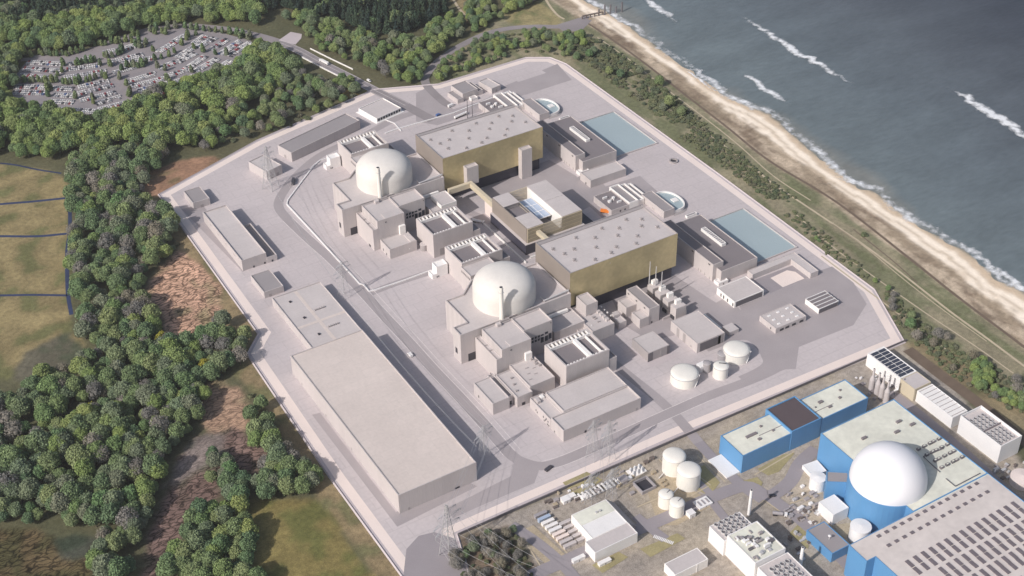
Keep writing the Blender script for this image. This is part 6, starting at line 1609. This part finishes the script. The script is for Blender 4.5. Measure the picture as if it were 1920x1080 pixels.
for hx in ([(cz(x, y)) for x, y in ((180, 640), (215, 642), (250, 640), (290, 640), (335, 645), (380, 640), (420, 645), (460, 650), (500, 648), (540, 640), (610, 660), (650, 660), (690, 655), (730, 660), (770, 650), (830, 640), (870, 625), (920, 610), (985, 590), (1030, 610), (380, 370), (410, 385), (450, 380), (480, 385), (520, 385), (560, 390), (610, 380), (650, 385), (700, 370), (750, 360), (800, 340), (735, 480), (760, 470), (790, 460), (840, 455), (880, 450), (915, 440), (970, 480), (600, 545), (560, 580), (490, 715), (455, 730), (460, 780), (740, 800), (890, 810), (900, 850), (910, 290), (950, 285), (990, 290), (1030, 285), (1075, 270), (1120, 270), (1165, 260), (1210, 250), (1260, 235), (1010, 400), (1040, 405), (1080, 400), (1140, 380), (1180, 360), (1280, 270), (1310, 300), (1350, 310), (1390, 300), (1060, 480), (1160, 600), (1225, 670), (1260, 750), (1240, 780), (1230, 500), (1280, 495), (1330, 500), (1380, 490), (1185, 530), (610, 480), (1330, 200), (1290, 200), (300, 400))] +
               [cy3(x, y) for x, y in ((850, 180), (880, 175), (915, 190), (950, 165), (985, 160), (1045, 160), (1080, 165), (1110, 170), (1145, 175), (1180, 178), (1215, 185), (1250, 188), (1290, 190), (1330, 195), (1370, 205), (1410, 210), (780, 240), (820, 250), (865, 290), (720, 380), (760, 380), (800, 370), (830, 360), (890, 385), (930, 400), (910, 330), (870, 340), (950, 320), (985, 300), (940, 450), (960, 475), (1080, 410), (1130, 440), (1060, 210), (1100, 200), (1145, 295), (1210, 310), (1275, 310), (1090, 275), (1020, 255), (1050, 230), (690, 290), (670, 450), (620, 375), (930, 195), (870, 195), (1350, 215), (1400, 225))]):
    q = at(*hx); PLANTS.append(('hedge', float(q[0] + random.uniform(-1, 1)), float(q[1] + random.uniform(-1, 1)), random.uniform(.95, 1.5), 'carpark'))
for p, k, s in (((226, 552), 'gold', 1.25), ((298, 672), 'gold', .9), ((412, 612), 'deep', .45), ((325, 470), 'deep', .5), ((310, 485), 'deep', .45), ((408, 590), 'shrub', 1.2), ((470, 745), 'shrub', 1), ((330, 460), 'shrub', 1.1), ((1530, 450), 'bright', .4), ((1535, 455), 'bright', .35), ((1620, 442), 'shrub', 1.2), ((1640, 530), 'bright', .45), ((1665, 545), 'bright', .5), ((1085, 655), 'shrub', .01)):
    if s > .1: q = at(*p); PLANTS.append((k, float(q[0]), float(q[1]), s, 'lone'))
WOODN = {'belt': 'in the sunny belt south of the car park', 'conifer': 'in the dark wood along the top of the picture', 'fringe': 'on the sunny fringe behind the car park', 'scrubwood': 'in the loose scrub north of the platform', 'coast': 'on the dune grass between the platform and the beach',
         'heath': 'on the brown heath right of the solar-roofed building', 'west': 'in the thick wood between the marsh and the warehouse', 'strip': 'in the wood strip left of the bottom field', 'corner': 'in the rough corner below the big bottom pylon', 'carpark': 'between the rows of the car park', 'lone': 'standing apart from the woods on open ground'}
LOOK = {'bright': ('broadleaf_tree', 'leafy bright green broadleaf tree', 'tree'), 'deep': ('broadleaf_tree', 'dense deep green broadleaf tree', 'tree'), 'pine': ('pine_tree', 'dark narrow pine tree', 'tree'), 'bare': ('bare_tree', 'grey thinly leaved tree', 'tree'),
        'gold': ('broadleaf_tree', 'yellowing round broadleaf tree', 'tree'), 'hedge': ('hedge_tree', 'small upright green tree', 'tree'), 'shrub': ('shrub', 'low rounded green shrub', 'shrub')}
proto, stuff, count = {}, {}, {}
PLANTS.sort(key=lambda p: ((p[1] - CAM[0]) ** 2 + (p[2] - CAM[1]) ** 2) / p[3] ** 1.0)
rg = random.Random(5)
def copy_plant(kind, k, x, y, s, nm):
    name, look, cat = LOOK[kind]
    cm, tm = KIND[kind][k]
    if kind == 'shrub':
        o = bpy.data.objects.new(name, cm) if (kind, k) not in proto else proto[(kind, k)].copy(); col.objects.link(o); proto.setdefault((kind, k), o)
    else:
        o = bpy.data.objects.new(name, None); col.objects.link(o)
        for cn, me_ in (('crown', cm), ('trunk', tm)):
            c = bpy.data.objects.new(cn, me_); col.objects.link(c); c.parent = o
            if cn == 'crown': proto.setdefault((kind, k), c)
    o.location = (x, y, 0); o.rotation_euler = (0, 0, rg.uniform(0, 6.28)); o.scale = (s * rg.uniform(.92, 1.08), s * rg.uniform(.92, 1.08), s * rg.uniform(.9, 1.12))
    t_ = f'{look} {WOODN[nm]}'
    tag(o, t_, cat, t_.replace(' tree ', ' trees ').replace(' shrub ', ' shrubs '))
for kind, x, y, s, nm in PLANTS:
    k = rg.randrange(len(KIND[kind]))
    grp = LOOK[kind][0]
    vx, vy, _w = px((x, y, 0))
    vis = -30 < vx < 1950 and -20 < vy < 1100
    if vis and count.get(grp, 0) < 300:
        count[grp] = count.get(grp, 0) + 1
        copy_plant(kind, k, x, y, s, nm)
    else: stuff.setdefault(kind, []).append((x, y, 0, rg.uniform(0, 6.28), s, k))
for kind, pts in stuff.items():
    for k in range(len(KIND[kind])):
        if (kind, k) not in proto: copy_plant(kind, k, pts[0][0], pts[0][1], pts[0][4], {'pine': 'conifer', 'shrub': 'coast', 'hedge': 'carpark', 'bright': 'belt'}.get(kind, 'west'))
    scatter_stuff({'bright': 'woodland', 'deep': 'woodland', 'pine': 'pine_wood', 'bare': 'woodland', 'gold': 'woodland', 'hedge': 'hedge', 'shrub': 'scrub'}[kind], [proto[(kind, k)] for k in range(len(KIND[kind]))], pts)
print('PLANTS', len(PLANTS), count, {k: len(v) for k, v in stuff.items()}, 'cars', len(spots))

# ------------------------------------------------------------------ thin summer haze over the whole place
hb = MB(); hb.box(-2600, 3200, -2600, 3200, -30, 790)
hm = bpy.data.materials.new('haze_air'); hm.use_nodes = True
n, l = hm.node_tree.nodes, hm.node_tree.links
n.clear(); ho = n.new('ShaderNodeOutputMaterial'); pv = n.new('ShaderNodeVolumePrincipled')
pv.inputs['Color'].default_value = (.92, .90, .89, 1); pv.inputs['Density'].default_value = 0.000045; pv.inputs['Anisotropy'].default_value = .2
l.new(pv.outputs[0], ho.inputs['Volume'])
M['haze'] = hm; haze = hb.build('haze', None, 'haze'); haze['kind'] = 'stuff'
